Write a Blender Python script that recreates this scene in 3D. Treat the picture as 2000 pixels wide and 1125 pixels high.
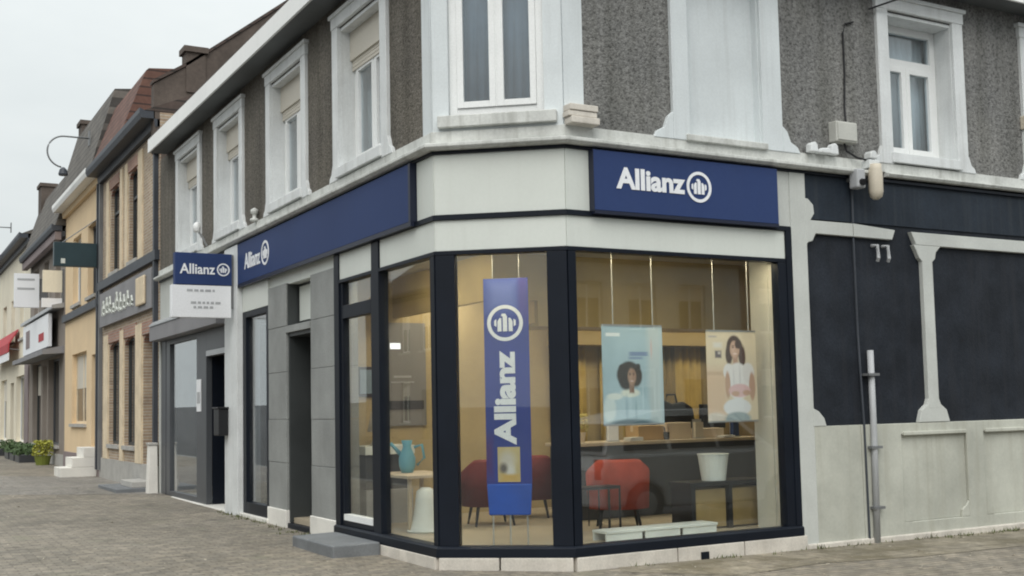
import bpy, bmesh, math, random
from mathutils import Matrix, Vector
random.seed(7)
for o in list(bpy.data.objects): bpy.data.objects.remove(o)
S = bpy.context.scene
C = S.collection

# ------------------------------------------------------------------ camera
cam_d = bpy.data.cameras.new('camera')
cam = bpy.data.objects.new('camera', cam_d); C.objects.link(cam)
Rm = Matrix(((0.872064158, -0.018299623, -0.489049310),
             (-0.488940157, -0.075489573, -0.869044790),
             (-0.021014932, 0.996978660, -0.074779171)))
CAM = Vector((-5.0859, -9.7731, 1.62))
cam.matrix_world = Matrix.Translation(CAM) @ Rm.to_4x4()
cam_d.sensor_width = 36.0
cam_d.lens = 40.41
cam_d.shift_y = 0.03225
cam_d.clip_start = 0.1
cam_d.clip_end = 3000
S.camera = cam

# ------------------------------------------------------------------ sky (overcast) and sun
w = bpy.data.worlds.new('World'); S.world = w; w.use_nodes = True
nt = w.node_tree; nt.nodes.clear()
SUN_EL, SUN_AZ = 48.0, 214.0
sky = nt.nodes.new('ShaderNodeTexSky'); sky.sky_type = 'NISHITA'; sky.sun_disc = False
sky.sun_elevation = math.radians(SUN_EL); sky.sun_rotation = math.radians(SUN_AZ)
sky.air_density = 1.0; sky.dust_density = 4.0
sc = nt.nodes.new('ShaderNodeVectorMath'); sc.operation = 'SCALE'; sc.inputs['Scale'].default_value = 0.10
nt.links.new(sky.outputs[0], sc.inputs[0])
tc = nt.nodes.new('ShaderNodeTexCoord')
mp = nt.nodes.new('ShaderNodeMapping'); mp.inputs['Scale'].default_value = (1.0, 1.0, 2.6)
nt.links.new(tc.outputs['Generated'], mp.inputs['Vector'])
nz = nt.nodes.new('ShaderNodeTexNoise'); nz.inputs['Scale'].default_value = 2.2; nz.inputs['Detail'].default_value = 5
nz.inputs['Roughness'].default_value = 0.55
nt.links.new(mp.outputs[0], nz.inputs['Vector'])
rp = nt.nodes.new('ShaderNodeValToRGB')
rp.color_ramp.elements[0].position = 0.28; rp.color_ramp.elements[0].color = (0.61, 0.66, 0.665, 1)
rp.color_ramp.elements[1].position = 0.62; rp.color_ramp.elements[1].color = (0.745, 0.785, 0.78, 1)
nt.links.new(nz.outputs['Fac'], rp.inputs[0])
mx = nt.nodes.new('ShaderNodeMix'); mx.data_type = 'RGBA'; mx.inputs[0].default_value = 0.93
nt.links.new(sc.outputs[0], mx.inputs[6]); nt.links.new(rp.outputs[0], mx.inputs[7])
sx = nt.nodes.new('ShaderNodeSeparateXYZ'); nt.links.new(tc.outputs['Generated'], sx.inputs[0])
mz = nt.nodes.new('ShaderNodeMath'); mz.operation = 'MAXIMUM'; mz.inputs[1].default_value = 0.0; nt.links.new(sx.outputs['Z'], mz.inputs[0])
m2 = nt.nodes.new('ShaderNodeMath'); m2.operation = 'POWER'; m2.inputs[1].default_value = 2.0; nt.links.new(mz.outputs[0], m2.inputs[0])
m3 = nt.nodes.new('ShaderNodeMath'); m3.operation = 'MULTIPLY_ADD'; m3.inputs[1].default_value = 1.6; m3.inputs[2].default_value = 0.97; nt.links.new(m2.outputs[0], m3.inputs[0])
vs_ = nt.nodes.new('ShaderNodeVectorMath'); vs_.operation = 'SCALE'; nt.links.new(mx.outputs[2], vs_.inputs[0]); nt.links.new(m3.outputs[0], vs_.inputs['Scale'])
bg = nt.nodes.new('ShaderNodeBackground'); bg.inputs['Strength'].default_value = 1.0
nt.links.new(vs_.outputs[0], bg.inputs['Color'])
out = nt.nodes.new('ShaderNodeOutputWorld'); nt.links.new(bg.outputs[0], out.inputs['Surface'])

sun_d = bpy.data.lights.new('sun', 'SUN'); sun_d.energy = 1.5; sun_d.angle = math.radians(50); sun_d.color = (1.0, 0.97, 0.93)
sun = bpy.data.objects.new('sun', sun_d); C.objects.link(sun)
az, el = math.radians(SUN_AZ), math.radians(SUN_EL)
sdir = Vector((math.sin(az) * math.cos(el), math.cos(az) * math.cos(el), math.sin(el)))
sun.rotation_euler = sdir.to_track_quat('Z', 'Y').to_euler()
sun.location = (-10, -20, 30)

S.view_settings.view_transform = 'Standard'; S.view_settings.look = 'None'
S.view_settings.exposure = 0.14; S.view_settings.gamma = 1.0; S.view_settings.use_curve_mapping = False
S.render.engine = 'CYCLES'
S.cycles.filter_width = 2.0; S.cycles.max_bounces = 10; S.cycles.transparent_max_bounces = 16; S.cycles.glossy_bounces = 4

# ------------------------------------------------------------------ materials
MATS = {}
def _nodes(name):
    m = bpy.data.materials.new(name); m.use_nodes = True
    n = m.node_tree.nodes; n.clear()
    o = n.new('ShaderNodeOutputMaterial'); b = n.new('ShaderNodeBsdfPrincipled')
    m.node_tree.links.new(b.outputs[0], o.inputs['Surface'])
    return m, n, m.node_tree.links, b
def _mix(n, l, fac, a, b, mode='MIX'):
    x = n.new('ShaderNodeMix'); x.data_type = 'RGBA'; x.blend_type = mode
    for sock, v in ((0, fac), (6, a), (7, b)):
        if hasattr(v, 'is_output'): l.new(v, x.inputs[sock])
        elif sock == 0: x.inputs[0].default_value = v
        else: x.inputs[sock].default_value = (*v, 1)
    return x.outputs[2]
def _noise(n, l, vec, scale, detail=4, rough=0.55):
    t = n.new('ShaderNodeTexNoise'); t.inputs['Scale'].default_value = scale
    t.inputs['Detail'].default_value = detail; t.inputs['Roughness'].default_value = rough
    l.new(vec, t.inputs['Vector']); return t.outputs['Fac']
def _ramp(n, l, fac, p0, p1, c0=(0, 0, 0), c1=(1, 1, 1)):
    r = n.new('ShaderNodeValToRGB'); e = r.color_ramp.elements
    e[0].position = p0; e[1].position = p1; e[0].color = (*c0, 1); e[1].color = (*c1, 1)
    l.new(fac, r.inputs[0]); return r.outputs[0]
def _map(n, l, vec, scale):
    m = n.new('ShaderNodeMapping'); m.inputs['Scale'].default_value = scale
    l.new(vec, m.inputs['Vector']); return m.outputs[0]
def _bump(n, l, h, b, strength, dist=0.01):
    k = n.new('ShaderNodeBump'); k.inputs['Strength'].default_value = strength; k.inputs['Distance'].default_value = dist
    l.new(h, k.inputs['Height']); l.new(k.outputs[0], b.inputs['Normal'])
def dk(c, f): return tuple(max(0.0, v * f) for v in c)

def M(name, col, rough=0.6, var=0.15, vs=1.5, grain=0.06, gs=60, streak=0.0, bump=0.0, metal=0.0, spec=0.35, dirt=None):
    """plain painted/stone surface: colour drift, fine grain, optional rain streaks"""
    m, n, l, b = _nodes(name)
    g = n.new('ShaderNodeNewGeometry'); P = g.outputs['Position']
    c = _mix(n, l, _ramp(n, l, _noise(n, l, P, vs, 5), 0.3, 0.7), dk(col, 1 - var), dk(col, 1 + var * 0.5))
    if grain:
        gn = _noise(n, l, P, gs, 3, 0.7)
        c = _mix(n, l, 1.0, c, _ramp(n, l, gn, 0.3, 0.7, (1 - grain,) * 3, (1 + grain,) * 3), 'MULTIPLY')
    if streak:
        sv = _noise(n, l, _map(n, l, P, (9, 9, 0.5)), 1.0, 5, 0.6)
        c = _mix(n, l, _ramp(n, l, sv, 0.50, 0.75, (0, 0, 0), (streak,) * 3), c, dirt or dk(col, 0.55))
    l.new(c, b.inputs['Base Color'])
    b.inputs['Roughness'].default_value = rough; b.inputs['Metallic'].default_value = metal
    b.inputs['Specular IOR Level'].default_value = spec
    if bump: _bump(n, l, _noise(n, l, P, gs, 4, 0.6), b, bump, 0.004)
    MATS[name] = m; return m

def pebble(name, ca, cb):
    m, n, l, b = _nodes(name)
    g = n.new('ShaderNodeNewGeometry'); P = g.outputs['Position']
    v = n.new('ShaderNodeTexVoronoi'); v.inputs['Scale'].default_value = 48; l.new(P, v.inputs['Vector'])
    sep = n.new('ShaderNodeSeparateColor'); l.new(v.outputs['Color'], sep.inputs[0])
    c = _mix(n, l, _ramp(n, l, sep.outputs[0], 0.15, 0.95), ca, cb)
    c = _mix(n, l, _ramp(n, l, _noise(n, l, P, 22, 3), 0.35, 0.75), c, dk(cb, 1.3))
    c = _mix(n, l, 0.8, c, _ramp(n, l, _noise(n, l, P, 1.1, 5), 0.3, 0.75, (0.75, 0.75, 0.76), (1.15, 1.13, 1.08)), 'MULTIPLY')
    c = _mix(n, l, 1.0, c, _ramp(n, l, _noise(n, l, _map(n, l, P, (5, 5, 0.35)), 1.0, 5, 0.6), 0.42, 0.68, (1.06,) * 3, (0.72, 0.72, 0.70)), 'MULTIPLY')
    l.new(c, b.inputs['Base Color']); b.inputs['Roughness'].default_value = 0.9
    b.inputs['Specular IOR Level'].default_value = 0.2
    inv = n.new('ShaderNodeMath'); inv.operation = 'SUBTRACT'; inv.inputs[0].default_value = 1.0
    l.new(v.outputs['Distance'], inv.inputs[1]); _bump(n, l, inv.outputs[0], b, 0.6, 0.012)
    MATS[name] = m

def brickmat(name, ca, cb, mortar, axis='YZ', bw=0.21, bh=0.065, ms=0.01):
    m, n, l, b = _nodes(name)
    g = n.new('ShaderNodeNewGeometry'); P = g.outputs['Position']
    s = n.new('ShaderNodeSeparateXYZ'); l.new(P, s.inputs[0]); k = n.new('ShaderNodeCombineXYZ')
    l.new(s.outputs[axis[0]], k.inputs[0]); l.new(s.outputs[axis[1]], k.inputs[1])
    t = n.new('ShaderNodeTexBrick'); t.inputs['Scale'].default_value = 1.0
    t.inputs['Brick Width'].default_value = bw; t.inputs['Row Height'].default_value = bh
    t.inputs['Mortar Size'].default_value = ms; t.inputs['Color1'].default_value = (*ca, 1)
    t.inputs['Color2'].default_value = (*cb, 1); t.inputs['Mortar'].default_value = (*mortar, 1)
    l.new(k.outputs[0], t.inputs['Vector'])
    c = _mix(n, l, 0.9, t.outputs['Color'], _ramp(n, l, _noise(n, l, P, 0.9, 6), 0.3, 0.72, (0.72,) * 3, (1.15,) * 3), 'MULTIPLY')
    c = _mix(n, l, 0.8, c, _ramp(n, l, _noise(n, l, P, 14, 4), 0.3, 0.72, (0.8,) * 3, (1.15,) * 3), 'MULTIPLY')
    l.new(c, b.inputs['Base Color']); b.inputs['Roughness'].default_value = 0.85
    _bump(n, l, t.outputs['Fac'], b, -0.5, 0.008)
    MATS[name] = m

def paving(name, ca, cb, joint, bw, bh, moss, mt=0.56):
    """small clay pavers with worn, dirty drift and mossy joints"""
    m, n, l, b = _nodes(name)
    g = n.new('ShaderNodeNewGeometry'); P = g.outputs['Position']
    wv = n.new('ShaderNodeVectorMath'); wv.operation = 'ADD'
    nn = n.new('ShaderNodeTexNoise'); nn.inputs['Scale'].default_value = 1.7; l.new(P, nn.inputs['Vector'])
    sc_ = n.new('ShaderNodeVectorMath'); sc_.operation = 'SCALE'; sc_.inputs['Scale'].default_value = 0.05
    l.new(nn.outputs['Color'], sc_.inputs[0]); l.new(P, wv.inputs[0]); l.new(sc_.outputs[0], wv.inputs[1])
    t = n.new('ShaderNodeTexBrick'); t.inputs['Scale'].default_value = 1.0
    t.inputs['Brick Width'].default_value = bw; t.inputs['Row Height'].default_value = bh
    t.inputs['Mortar Size'].default_value = 0.010; t.inputs['Bias'].default_value = 0.1
    t.inputs['Color1'].default_value = (*ca, 1); t.inputs['Color2'].default_value = (*cb, 1)
    t.inputs['Mortar'].default_value = (*joint, 1); l.new(wv.outputs[0], t.inputs['Vector'])
    c = _mix(n, l, 1.0, t.outputs['Color'], _ramp(n, l, _noise(n, l, P, 0.55, 6, 0.6), 0.3, 0.7, (0.74, 0.74, 0.73), (1.15, 1.14, 1.12)), 'MULTIPLY')
    c = _mix(n, l, 1.0, c, _ramp(n, l, _noise(n, l, P, 6, 6, 0.75), 0.32, 0.70, (0.60,) * 3, (1.38,) * 3), 'MULTIPLY')
    c = _mix(n, l, _ramp(n, l, _noise(n, l, P, 1.3, 6, 0.65), mt, mt + 0.2, (0, 0, 0), (0.75,) * 3), c, moss)
    c = _mix(n, l, _ramp(n, l, _noise(n, l, P, 26, 2, 0.5), 0.68, 0.76, (0, 0, 0), (0.8,) * 3), c, dk(ca, 1.9))
    l.new(c, b.inputs['Base Color']); b.inputs['Roughness'].default_value = 0.8
    b.inputs['Specular IOR Level'].default_value = 0.3
    h = _mix(n, l, 0.5, t.outputs['Fac'], _noise(n, l, P, 30, 4, 0.6))
    _bump(n, l, h, b, 0.5, 0.01)
    MATS[name] = m

def glass(name, tint=(0.93, 0.95, 0.94), base=0.045, dirt=0.03, power=5.0):
    m = bpy.data.materials.new(name); m.use_nodes = True
    n = m.node_tree.nodes; l = m.node_tree.links; n.clear()
    o = n.new('ShaderNodeOutputMaterial')
    tr = n.new('ShaderNodeBsdfTransparent'); tr.inputs[0].default_value = (*tint, 1)
    gl = n.new('ShaderNodeBsdfGlossy'); gl.inputs['Roughness'].default_value = 0.012
    gl.inputs[0].default_value = (1, 1, 1, 1)
    lw = n.new('ShaderNodeLayerWeight'); lw.inputs[0].default_value = 0.5
    pw = n.new('ShaderNodeMath'); pw.operation = 'POWER'; pw.inputs[1].default_value = power
    l.new(lw.outputs['Facing'], pw.inputs[0])
    ma = n.new('ShaderNodeMath'); ma.operation = 'MULTIPLY_ADD'; ma.inputs[1].default_value = 0.9; ma.inputs[2].default_value = base
    l.new(pw.outputs[0], ma.inputs[0])
    g = n.new('ShaderNodeNewGeometry')
    bp = n.new('ShaderNodeBump'); bp.inputs['Strength'].default_value = 0.05; bp.inputs['Distance'].default_value = 0.02
    nz_ = _noise(n, l, g.outputs['Position'], 0.9, 1); l.new(nz_, bp.inputs['Height']); l.new(bp.outputs[0], gl.inputs['Normal'])
    mx_ = n.new('ShaderNodeMixShader'); l.new(ma.outputs[0], mx_.inputs[0])
    l.new(tr.outputs[0], mx_.inputs[1]); l.new(gl.outputs[0], mx_.inputs[2])
    df = n.new('ShaderNodeBsdfDiffuse'); df.inputs[0].default_value = (0.6, 0.6, 0.58, 1)
    m2 = n.new('ShaderNodeMixShader')
    dn = _ramp(n, l, _noise(n, l, g.outputs['Position'], 3, 5, 0.6), 0.35, 0.8, (dirt * 0.3,) * 3, (dirt * 1.6,) * 3)
    l.new(dn, m2.inputs[0]); l.new(mx_.outputs[0], m2.inputs[1]); l.new(df.outputs[0], m2.inputs[2])
    l.new(m2.outputs[0], o.inputs['Surface'])
    MATS[name] = m

def emit(name, col, strength):
    m = bpy.data.materials.new(name); m.use_nodes = True
    n = m.node_tree.nodes; n.clear(); o = n.new('ShaderNodeOutputMaterial'); e = n.new('ShaderNodeEmission')
    e.inputs[0].default_value = (*col, 1); e.inputs[1].default_value = strength
    m.node_tree.links.new(e.outputs[0], o.inputs['Surface']); MATS[name] = m

def print_mat(name, base, shapes, rough=0.45, noise=0.12):
    """flat print in the object's own X/Z plane: soft ellipses ('e') and rectangles ('r')"""
    m, n, l, b = _nodes(name)
    t = n.new('ShaderNodeTexCoord'); s = n.new('ShaderNodeSeparateXYZ'); l.new(t.outputs['Object'], s.inputs[0])
    def math_(op, a, c=None):
        k = n.new('ShaderNodeMath'); k.operation = op
        for i, v in enumerate((a, c)):
            if v is None: continue
            if hasattr(v, 'is_output'): l.new(v, k.inputs[i])
            else: k.inputs[i].default_value = v
        return k.outputs[0]
    c = _mix(n, l, _ramp(n, l, _noise(n, l, t.outputs['Object'], 3, 3), 0.3, 0.7), dk(base, 1 - noise), dk(base, 1 + noise))
    for (kind, cx, cz, rx, rz, col, soft) in shapes:
        dx = math_('DIVIDE', math_('SUBTRACT', s.outputs['X'], cx), rx)
        dz = math_('DIVIDE', math_('SUBTRACT', s.outputs['Z'], cz), rz)
        if kind == 'e': d = math_('SQRT', math_('ADD', math_('MULTIPLY', dx, dx), math_('MULTIPLY', dz, dz)))
        else: d = math_('MAXIMUM', math_('ABSOLUTE', dx), math_('ABSOLUTE', dz))
        r = n.new('ShaderNodeMapRange'); r.inputs['From Min'].default_value = 1 + soft; r.inputs['From Max'].default_value = 1 - soft
        l.new(d, r.inputs['Value']); c = _mix(n, l, r.outputs[0], c, col)
    l.new(c, b.inputs['Base Color']); b.inputs['Roughness'].default_value = rough
    MATS[name] = m

# base colours are surface reflectances
M('white_paint', (0.66, 0.70, 0.71), 0.55, 0.10, 1.2, 0.05, 50, 0.30, 0.15, dirt=(0.40, 0.41, 0.40))
M('white_trim', (0.70, 0.72, 0.72), 0.5, 0.12, 2.0, 0.06, 40, 0.35, 0.1, dirt=(0.36, 0.36, 0.33))
M('ledge_paint', (0.62, 0.63, 0.60), 0.6, 0.22, 2.2, 0.10, 30, 0.55, 0.15, dirt=(0.25, 0.25, 0.22))
M('fascia_board', (0.86, 0.86, 0.84), 0.4, 0.06, 0.6, 0.02, 20, 0.12)
M('soffit', (0.13, 0.14, 0.145), 0.6, 0.2, 1.5)
M('panel_cream', (0.64, 0.665, 0.62), 0.35, 0.06, 0.8, 0.02, 30, 0.14, dirt=(0.46, 0.46, 0.41))
M('render_grey', (0.54, 0.555, 0.525), 0.75, 0.14, 1.2, 0.05, 45, 0.22, 0.25, dirt=(0.36, 0.36, 0.31))
M('render_low', (0.485, 0.49, 0.43), 0.8, 0.24, 1.1, 0.05, 30, 0.5, 0.2, dirt=(0.33, 0.315, 0.25))
M('plinth_stone', (0.60, 0.56, 0.50), 0.8, 0.22, 3.0, 0.10, 50, 0.25, 0.3, dirt=(0.33, 0.29, 0.24))
M('navy_panel', (0.020, 0.024, 0.032), 0.6, 0.45, 1.8, 0.25, 45, 0.5, 0.5, spec=0.18, dirt=(0.032, 0.033, 0.038))
M('navy_band', (0.022, 0.030, 0.042), 0.55, 0.35, 1.3, 0.15, 40, 0.5, 0.2, spec=0.18, dirt=(0.055, 0.06, 0.065))
M('sign_blue', (0.032, 0.054, 0.145), 0.55, 0.08, 0.7, 0.03, 20, 0.12, spec=0.12, dirt=(0.05, 0.07, 0.135))
M('sign_edge', (0.012, 0.016, 0.035), 0.4)
M('sign_white', (0.82, 0.83, 0.85), 0.4, 0.04)
M('black_frame', (0.007, 0.010, 0.017), 0.42, 0.2, 2, 0.02, spec=0.2)
M('upvc', (0.82, 0.83, 0.82), 0.3, 0.05, 2)
M('shutter_cream', (0.62, 0.58, 0.50), 0.5, 0.08)
M('bluestone', (0.27, 0.278, 0.27), 0.6, 0.22, 1.6, 0.14, 55, 0.12, 0.2, dirt=(0.36, 0.36, 0.35))
M('dark_door', (0.05, 0.055, 0.055), 0.45, 0.2)
M('grey_alu', (0.075, 0.080, 0.088), 0.4, 0.12)
M('light_alu', (0.45, 0.46, 0.47), 0.35, 0.1, metal=0.6)
M('pvc_grey', (0.42, 0.43, 0.44), 0.45, 0.15)
M('box_grey', (0.50, 0.50, 0.46), 0.55, 0.12)
M('lamp_cream', (0.58, 0.52, 0.42), 0.4, 0.1)
M('zinc', (0.20, 0.205, 0.21), 0.5, 0.2, metal=0.3)
M('cable', (0.02, 0.02, 0.022), 0.6)
M('net_curtain', (0.22, 0.26, 0.30), 0.9, 0.2, 3)
M('wood_dull', (0.30, 0.215, 0.09), 0.8, 0.2, 4)  # colour of the lit floor seen under the side table
M('curtain', (0.66, 0.68, 0.68), 0.9, 0.1)
M('room_wall', (0.46, 0.365, 0.20), 0.9, 0.15, 0.8, 0.05, 30)
M('room_pale', (0.58, 0.57, 0.52), 0.9, 0.08)
M('room_dark', (0.10, 0.09, 0.08), 0.9)
M('bulkhead', (0.47, 0.36, 0.17), 0.8, 0.15, 1.5, 0.06)
M('drape', (0.52, 0.38, 0.13), 0.9, 0.2, 2.5)
M('drape_dark', (0.28, 0.21, 0.10), 0.9, 0.2, 2.5)
M('room_floor', (0.40, 0.34, 0.25), 0.5, 0.12, 1.0)
M('room_ceiling', (0.55, 0.52, 0.46), 0.9)
M('counter_dark', (0.045, 0.047, 0.052), 0.4, 0.1)
M('counter_top', (0.55, 0.46, 0.34), 0.4, 0.1)
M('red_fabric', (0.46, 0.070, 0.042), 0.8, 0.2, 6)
M('black_plastic', (0.012, 0.012, 0.014), 0.4)
M('white_plastic', (0.72, 0.76, 0.74), 0.4)
M('card', (0.52, 0.36, 0.20), 0.8, 0.12)
M('card_pale', (0.66, 0.55, 0.42), 0.8, 0.12)
M('leaf_yellow', (0.50, 0.42, 0.14), 0.7, 0.3, 30)
M('leaf_lime', (0.36, 0.36, 0.06), 0.7, 0.3, 30)
M('weed', (0.12, 0.135, 0.06), 0.8, 0.3, 30)
M('litter', (0.42, 0.38, 0.31), 0.8, 0.4, 9)
M('paper', (0.72, 0.71, 0.68), 0.7, 0.05)
M('leaf_green', (0.06, 0.10, 0.035), 0.7, 0.3, 30)
M('toy_blue', (0.16, 0.42, 0.55), 0.5, 0.15)
M('grey_board', (0.22, 0.215, 0.21), 0.6, 0.08)
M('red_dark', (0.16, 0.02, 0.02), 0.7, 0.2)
M('steel_thin', (0.55, 0.55, 0.53), 0.35, metal=0.5)
M('stone_step', (0.17, 0.18, 0.19), 0.6, 0.2, 3, 0.12, 40)
M('concrete', (0.42, 0.41, 0.385), 0.85, 0.15, 3, 0.12, 40, 0.1, 0.2)
M('white_step', (0.74, 0.72, 0.67), 0.7, 0.15)
M('beige_render', (0.76, 0.585, 0.375), 0.8, 0.10, 0.7, 0.05, 30, 0.2, 0.1, dirt=(0.64, 0.47, 0.26))
M('cream_render', (0.78, 0.72, 0.58), 0.8, 0.12, 0.7, 0.05, 30, 0.2, dirt=(0.45, 0.42, 0.35))
M('taupe_render', (0.27, 0.235, 0.205), 0.85, 0.2, 0.7, 0.06, 30, 0.25)
M('mauve_render', (0.26, 0.215, 0.215), 0.85, 0.2, 0.7, 0.06, 30, 0.25)
M('pale_brick', (0.72, 0.60, 0.43), 0.85, 0.18, 2.5, 0.1, 30, 0.15)
M('grey_shop', (0.24, 0.235, 0.245), 0.6, 0.15, 1.2)
M('gable_grey', (0.115, 0.092, 0.078), 0.85, 0.3, 1.5, 0.15, 14)
M('gutter_dark', (0.055, 0.062, 0.075), 0.5, 0.2)
M('awning_red', (0.42, 0.05, 0.06), 0.7, 0.15)
M('green_sign', (0.030, 0.055, 0.065), 0.4, 0.2)
M('yellow_plastic', (0.55, 0.50, 0.06), 0.5, 0.15)
M('green_bin', (0.16, 0.19, 0.035), 0.6, 0.2)
M('asphalt', (0.055, 0.055, 0.056), 0.85, 0.2, 1.0, 0.25, 90, 0, 0.3)
M('kerb_stone', (0.26, 0.26, 0.25), 0.8, 0.2, 2, 0.12, 40)
pebble('pebbledash', (0.085, 0.084, 0.082), (0.215, 0.215, 0.21))
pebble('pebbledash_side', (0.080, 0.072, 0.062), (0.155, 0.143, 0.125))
brickmat('brick_brown', (0.34, 0.24, 0.17), (0.46, 0.35, 0.245), (0.50, 0.45, 0.37))
brickmat('brick_red', (0.34, 0.17, 0.12), (0.42, 0.23, 0.17), (0.34, 0.30, 0.26))
brickmat('roof_red', (0.135, 0.062, 0.046), (0.185, 0.095, 0.070), (0.06, 0.035, 0.03), bw=0.24, bh=0.20, ms=0.02)
brickmat('roof_brown', (0.070, 0.050, 0.042), (0.105, 0.076, 0.064), (0.035, 0.028, 0.025), bw=0.24, bh=0.20, ms=0.02)
brickmat('roof_slate', (0.115, 0.105, 0.094), (0.165, 0.150, 0.132), (0.06, 0.055, 0.05), bw=0.28, bh=0.22, ms=0.02)
brickmat('brick_far', (0.20, 0.11, 0.08), (0.28, 0.16, 0.11), (0.30, 0.27, 0.24), 'XZ')
paving('pavers', (0.280, 0.246, 0.199), (0.205, 0.186, 0.158), (0.155, 0.138, 0.113), 0.21, 0.105, (0.195, 0.190, 0.135))
paving('pavers_smooth', (0.25, 0.230, 0.205), (0.22, 0.206, 0.188), (0.19, 0.175, 0.158), 0.30, 0.30, (0.17, 0.165, 0.13))
paving('pavers_dirty', (0.27, 0.240, 0.188), (0.23, 0.206, 0.165), (0.16, 0.142, 0.11), 0.30, 0.30, (0.115, 0.098, 0.060), 0.44)
glass('shop_glass', base=0.055, dirt=0.012)
glass('window_glass', (0.84, 0.89, 0.92), base=0.08, dirt=0.03, power=3.6)
m, n, l, b = _nodes('dark_glass'); b.inputs['Base Color'].default_value = (0.030, 0.034, 0.036, 1); b.inputs['Roughness'].default_value = 0.06; MATS['dark_glass'] = m
emit('lamp_glow', (1.0, 0.88, 0.66), 17.0)  # emission of the unseen ceiling panels added to light the room
emit('strip_glow', (1.0, 0.84, 0.56), 30.0)  # emission of the strips added behind the lintels
emit('sign_glow', (1.0, 0.98, 0.94), 1.6)

# ------------------------------------------------------------------ geometry helpers
class Geo:
    def __init__(s): s.v = []; s.f = []
    def add(s, vs, fs):
        k = len(s.v); s.v += [tuple(p) for p in vs]; s.f += [tuple(i + k for i in f) for f in fs]; return s
    def hexa(s, p): return s.add(p, [(0, 3, 2, 1), (4, 5, 6, 7), (0, 1, 5, 4), (1, 2, 6, 5), (2, 3, 7, 6), (3, 0, 4, 7)])
    def box(s, a, b):
        (x0, y0, z0), (x1, y1, z1) = a, b
        return s.hexa([(x0, y0, z0), (x1, y0, z0), (x1, y1, z0), (x0, y1, z0), (x0, y0, z1), (x1, y0, z1), (x1, y1, z1), (x0, y1, z1)])
    def fbox(s, F, u0, u1, z0, z1, d0, d1):
        return s.hexa([F.p(u0, d0, z0), F.p(u1, d0, z0), F.p(u1, d1, z0), F.p(u0, d1, z0), F.p(u0, d0, z1), F.p(u1, d0, z1), F.p(u1, d1, z1), F.p(u0, d1, z1)])
    def prism(s, F, poly, d0, d1):
        n = len(poly); vs = [F.p(u, d0, z) for u, z in poly] + [F.p(u, d1, z) for u, z in poly]
        fs = [tuple(range(n))[::-1], tuple(range(n, 2 * n))] + [(i, (i + 1) % n, n + (i + 1) % n, n + i) for i in range(n)]
        return s.add(vs, fs)
    def across(s, F, poly, u0, u1):          # profile in (d, z) swept along u
        n = len(poly); vs = [F.p(u0, d, z) for d, z in poly] + [F.p(u1, d, z) for d, z in poly]
        fs = [tuple(range(n))[::-1], tuple(range(n, 2 * n))] + [(i, (i + 1) % n, n + (i + 1) % n, n + i) for i in range(n)]
        return s.add(vs, fs)
    def tube(s, pts, r, n=8, closed=False):
        pts = [Vector(p) for p in pts]; rings = []
        rr = r if isinstance(r, (list, tuple)) else [r] * len(pts)
        for i, p in enumerate(pts):
            if closed: t = pts[(i + 1) % len(pts)] - pts[i - 1]
            else: t = pts[min(i + 1, len(pts) - 1)] - pts[max(i - 1, 0)]
            t.normalize(); a = Vector((0, 0, 1)) if abs(t.z) < 0.9 else Vector((1, 0, 0))
            x = t.cross(a).normalized(); y = t.cross(x)
            rings.append([p + (x * math.cos(q) + y * math.sin(q)) * rr[i] for q in [2 * math.pi * k / n for k in range(n)]])
        vs = [q for R_ in rings for q in R_]; m_ = len(rings); fs = []
        for i in range(m_ if closed else m_ - 1):
            j = (i + 1) % m_
            for k in range(n): fs.append((i * n + k, i * n + (k + 1) % n, j * n + (k + 1) % n, j * n + k))
        if not closed: fs += [tuple(range(n))[::-1], tuple(range((m_ - 1) * n, m_ * n))]
        return s.add(vs, fs)
    def lathe(s, c, prof, n=16):              # prof (r, z)
        vs = []; m_ = len(prof)
        for r, z in prof:
            for k in range(n): q = 2 * math.pi * k / n; vs.append((c[0] + r * math.cos(q), c[1] + r * math.sin(q), c[2] + z))
        fs = [(i * n + k, i * n + (k + 1) % n, (i + 1) * n + (k + 1) % n, (i + 1) * n + k) for i in range(m_ - 1) for k in range(n)]
        fs += [tuple(range(n))[::-1], tuple(range((m_ - 1) * n, m_ * n))]
        return s.add(vs, fs)
    def sweep(s, path, prof):                 # path: plan points, outward is on the right-hand side; prof (d, z) closed
        rings = [[(q[0], q[1], z) for (q, z) in ((offp(path, d)[i], z) for d, z in prof)] for i in range(len(path))]
        n = len(prof); vs = [q for R_ in rings for q in R_]
        fs = [(i * n + k, i * n + (k + 1) % n, (i + 1) * n + (k + 1) % n, (i + 1) * n + k) for i in range(len(path) - 1) for k in range(n)]
        fs += [tuple(range(n))[::-1], tuple(range((len(path) - 1) * n, len(path) * n))]
        return s.add(vs, fs)
def offp(path, d):
    res = []
    for i, p in enumerate(path):
        p = Vector(p); ns = []
        for a, b in ((i - 1, i), (i, i + 1)):
            if a < 0 or b >= len(path): continue
            t = (Vector(path[b]) - Vector(path[a])).normalized(); ns.append(Vector((t.y, -t.x)))
        if len(ns) == 1: res.append(p + ns[0] * d)
        else:
            m_ = (ns[0] + ns[1]).normalized(); res.append(p + m_ * (d / m_.dot(ns[0])))
    return res
class Frame:
    def __init__(s, O, U, N): s.O, s.U, s.N = Vector(O), Vector(U).normalized(), Vector(N).normalized()
    def p(s, u, d, z): q = s.O + s.U * u + s.N * d; return (q.x, q.y, q.z + z)
LF = Frame((0, 0, 0), (0, 1, 0), (-1, 0, 0))
RF = Frame((0, 0, 0), (1, 0, 0), (0, -1, 0))
A, B = Vector((0, 0.847, 0)), Vector((1.067, 0, 0))
CF = Frame(A, B - A, (-0.62174, -0.78323, 0))
CL = (B - A).length

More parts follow.
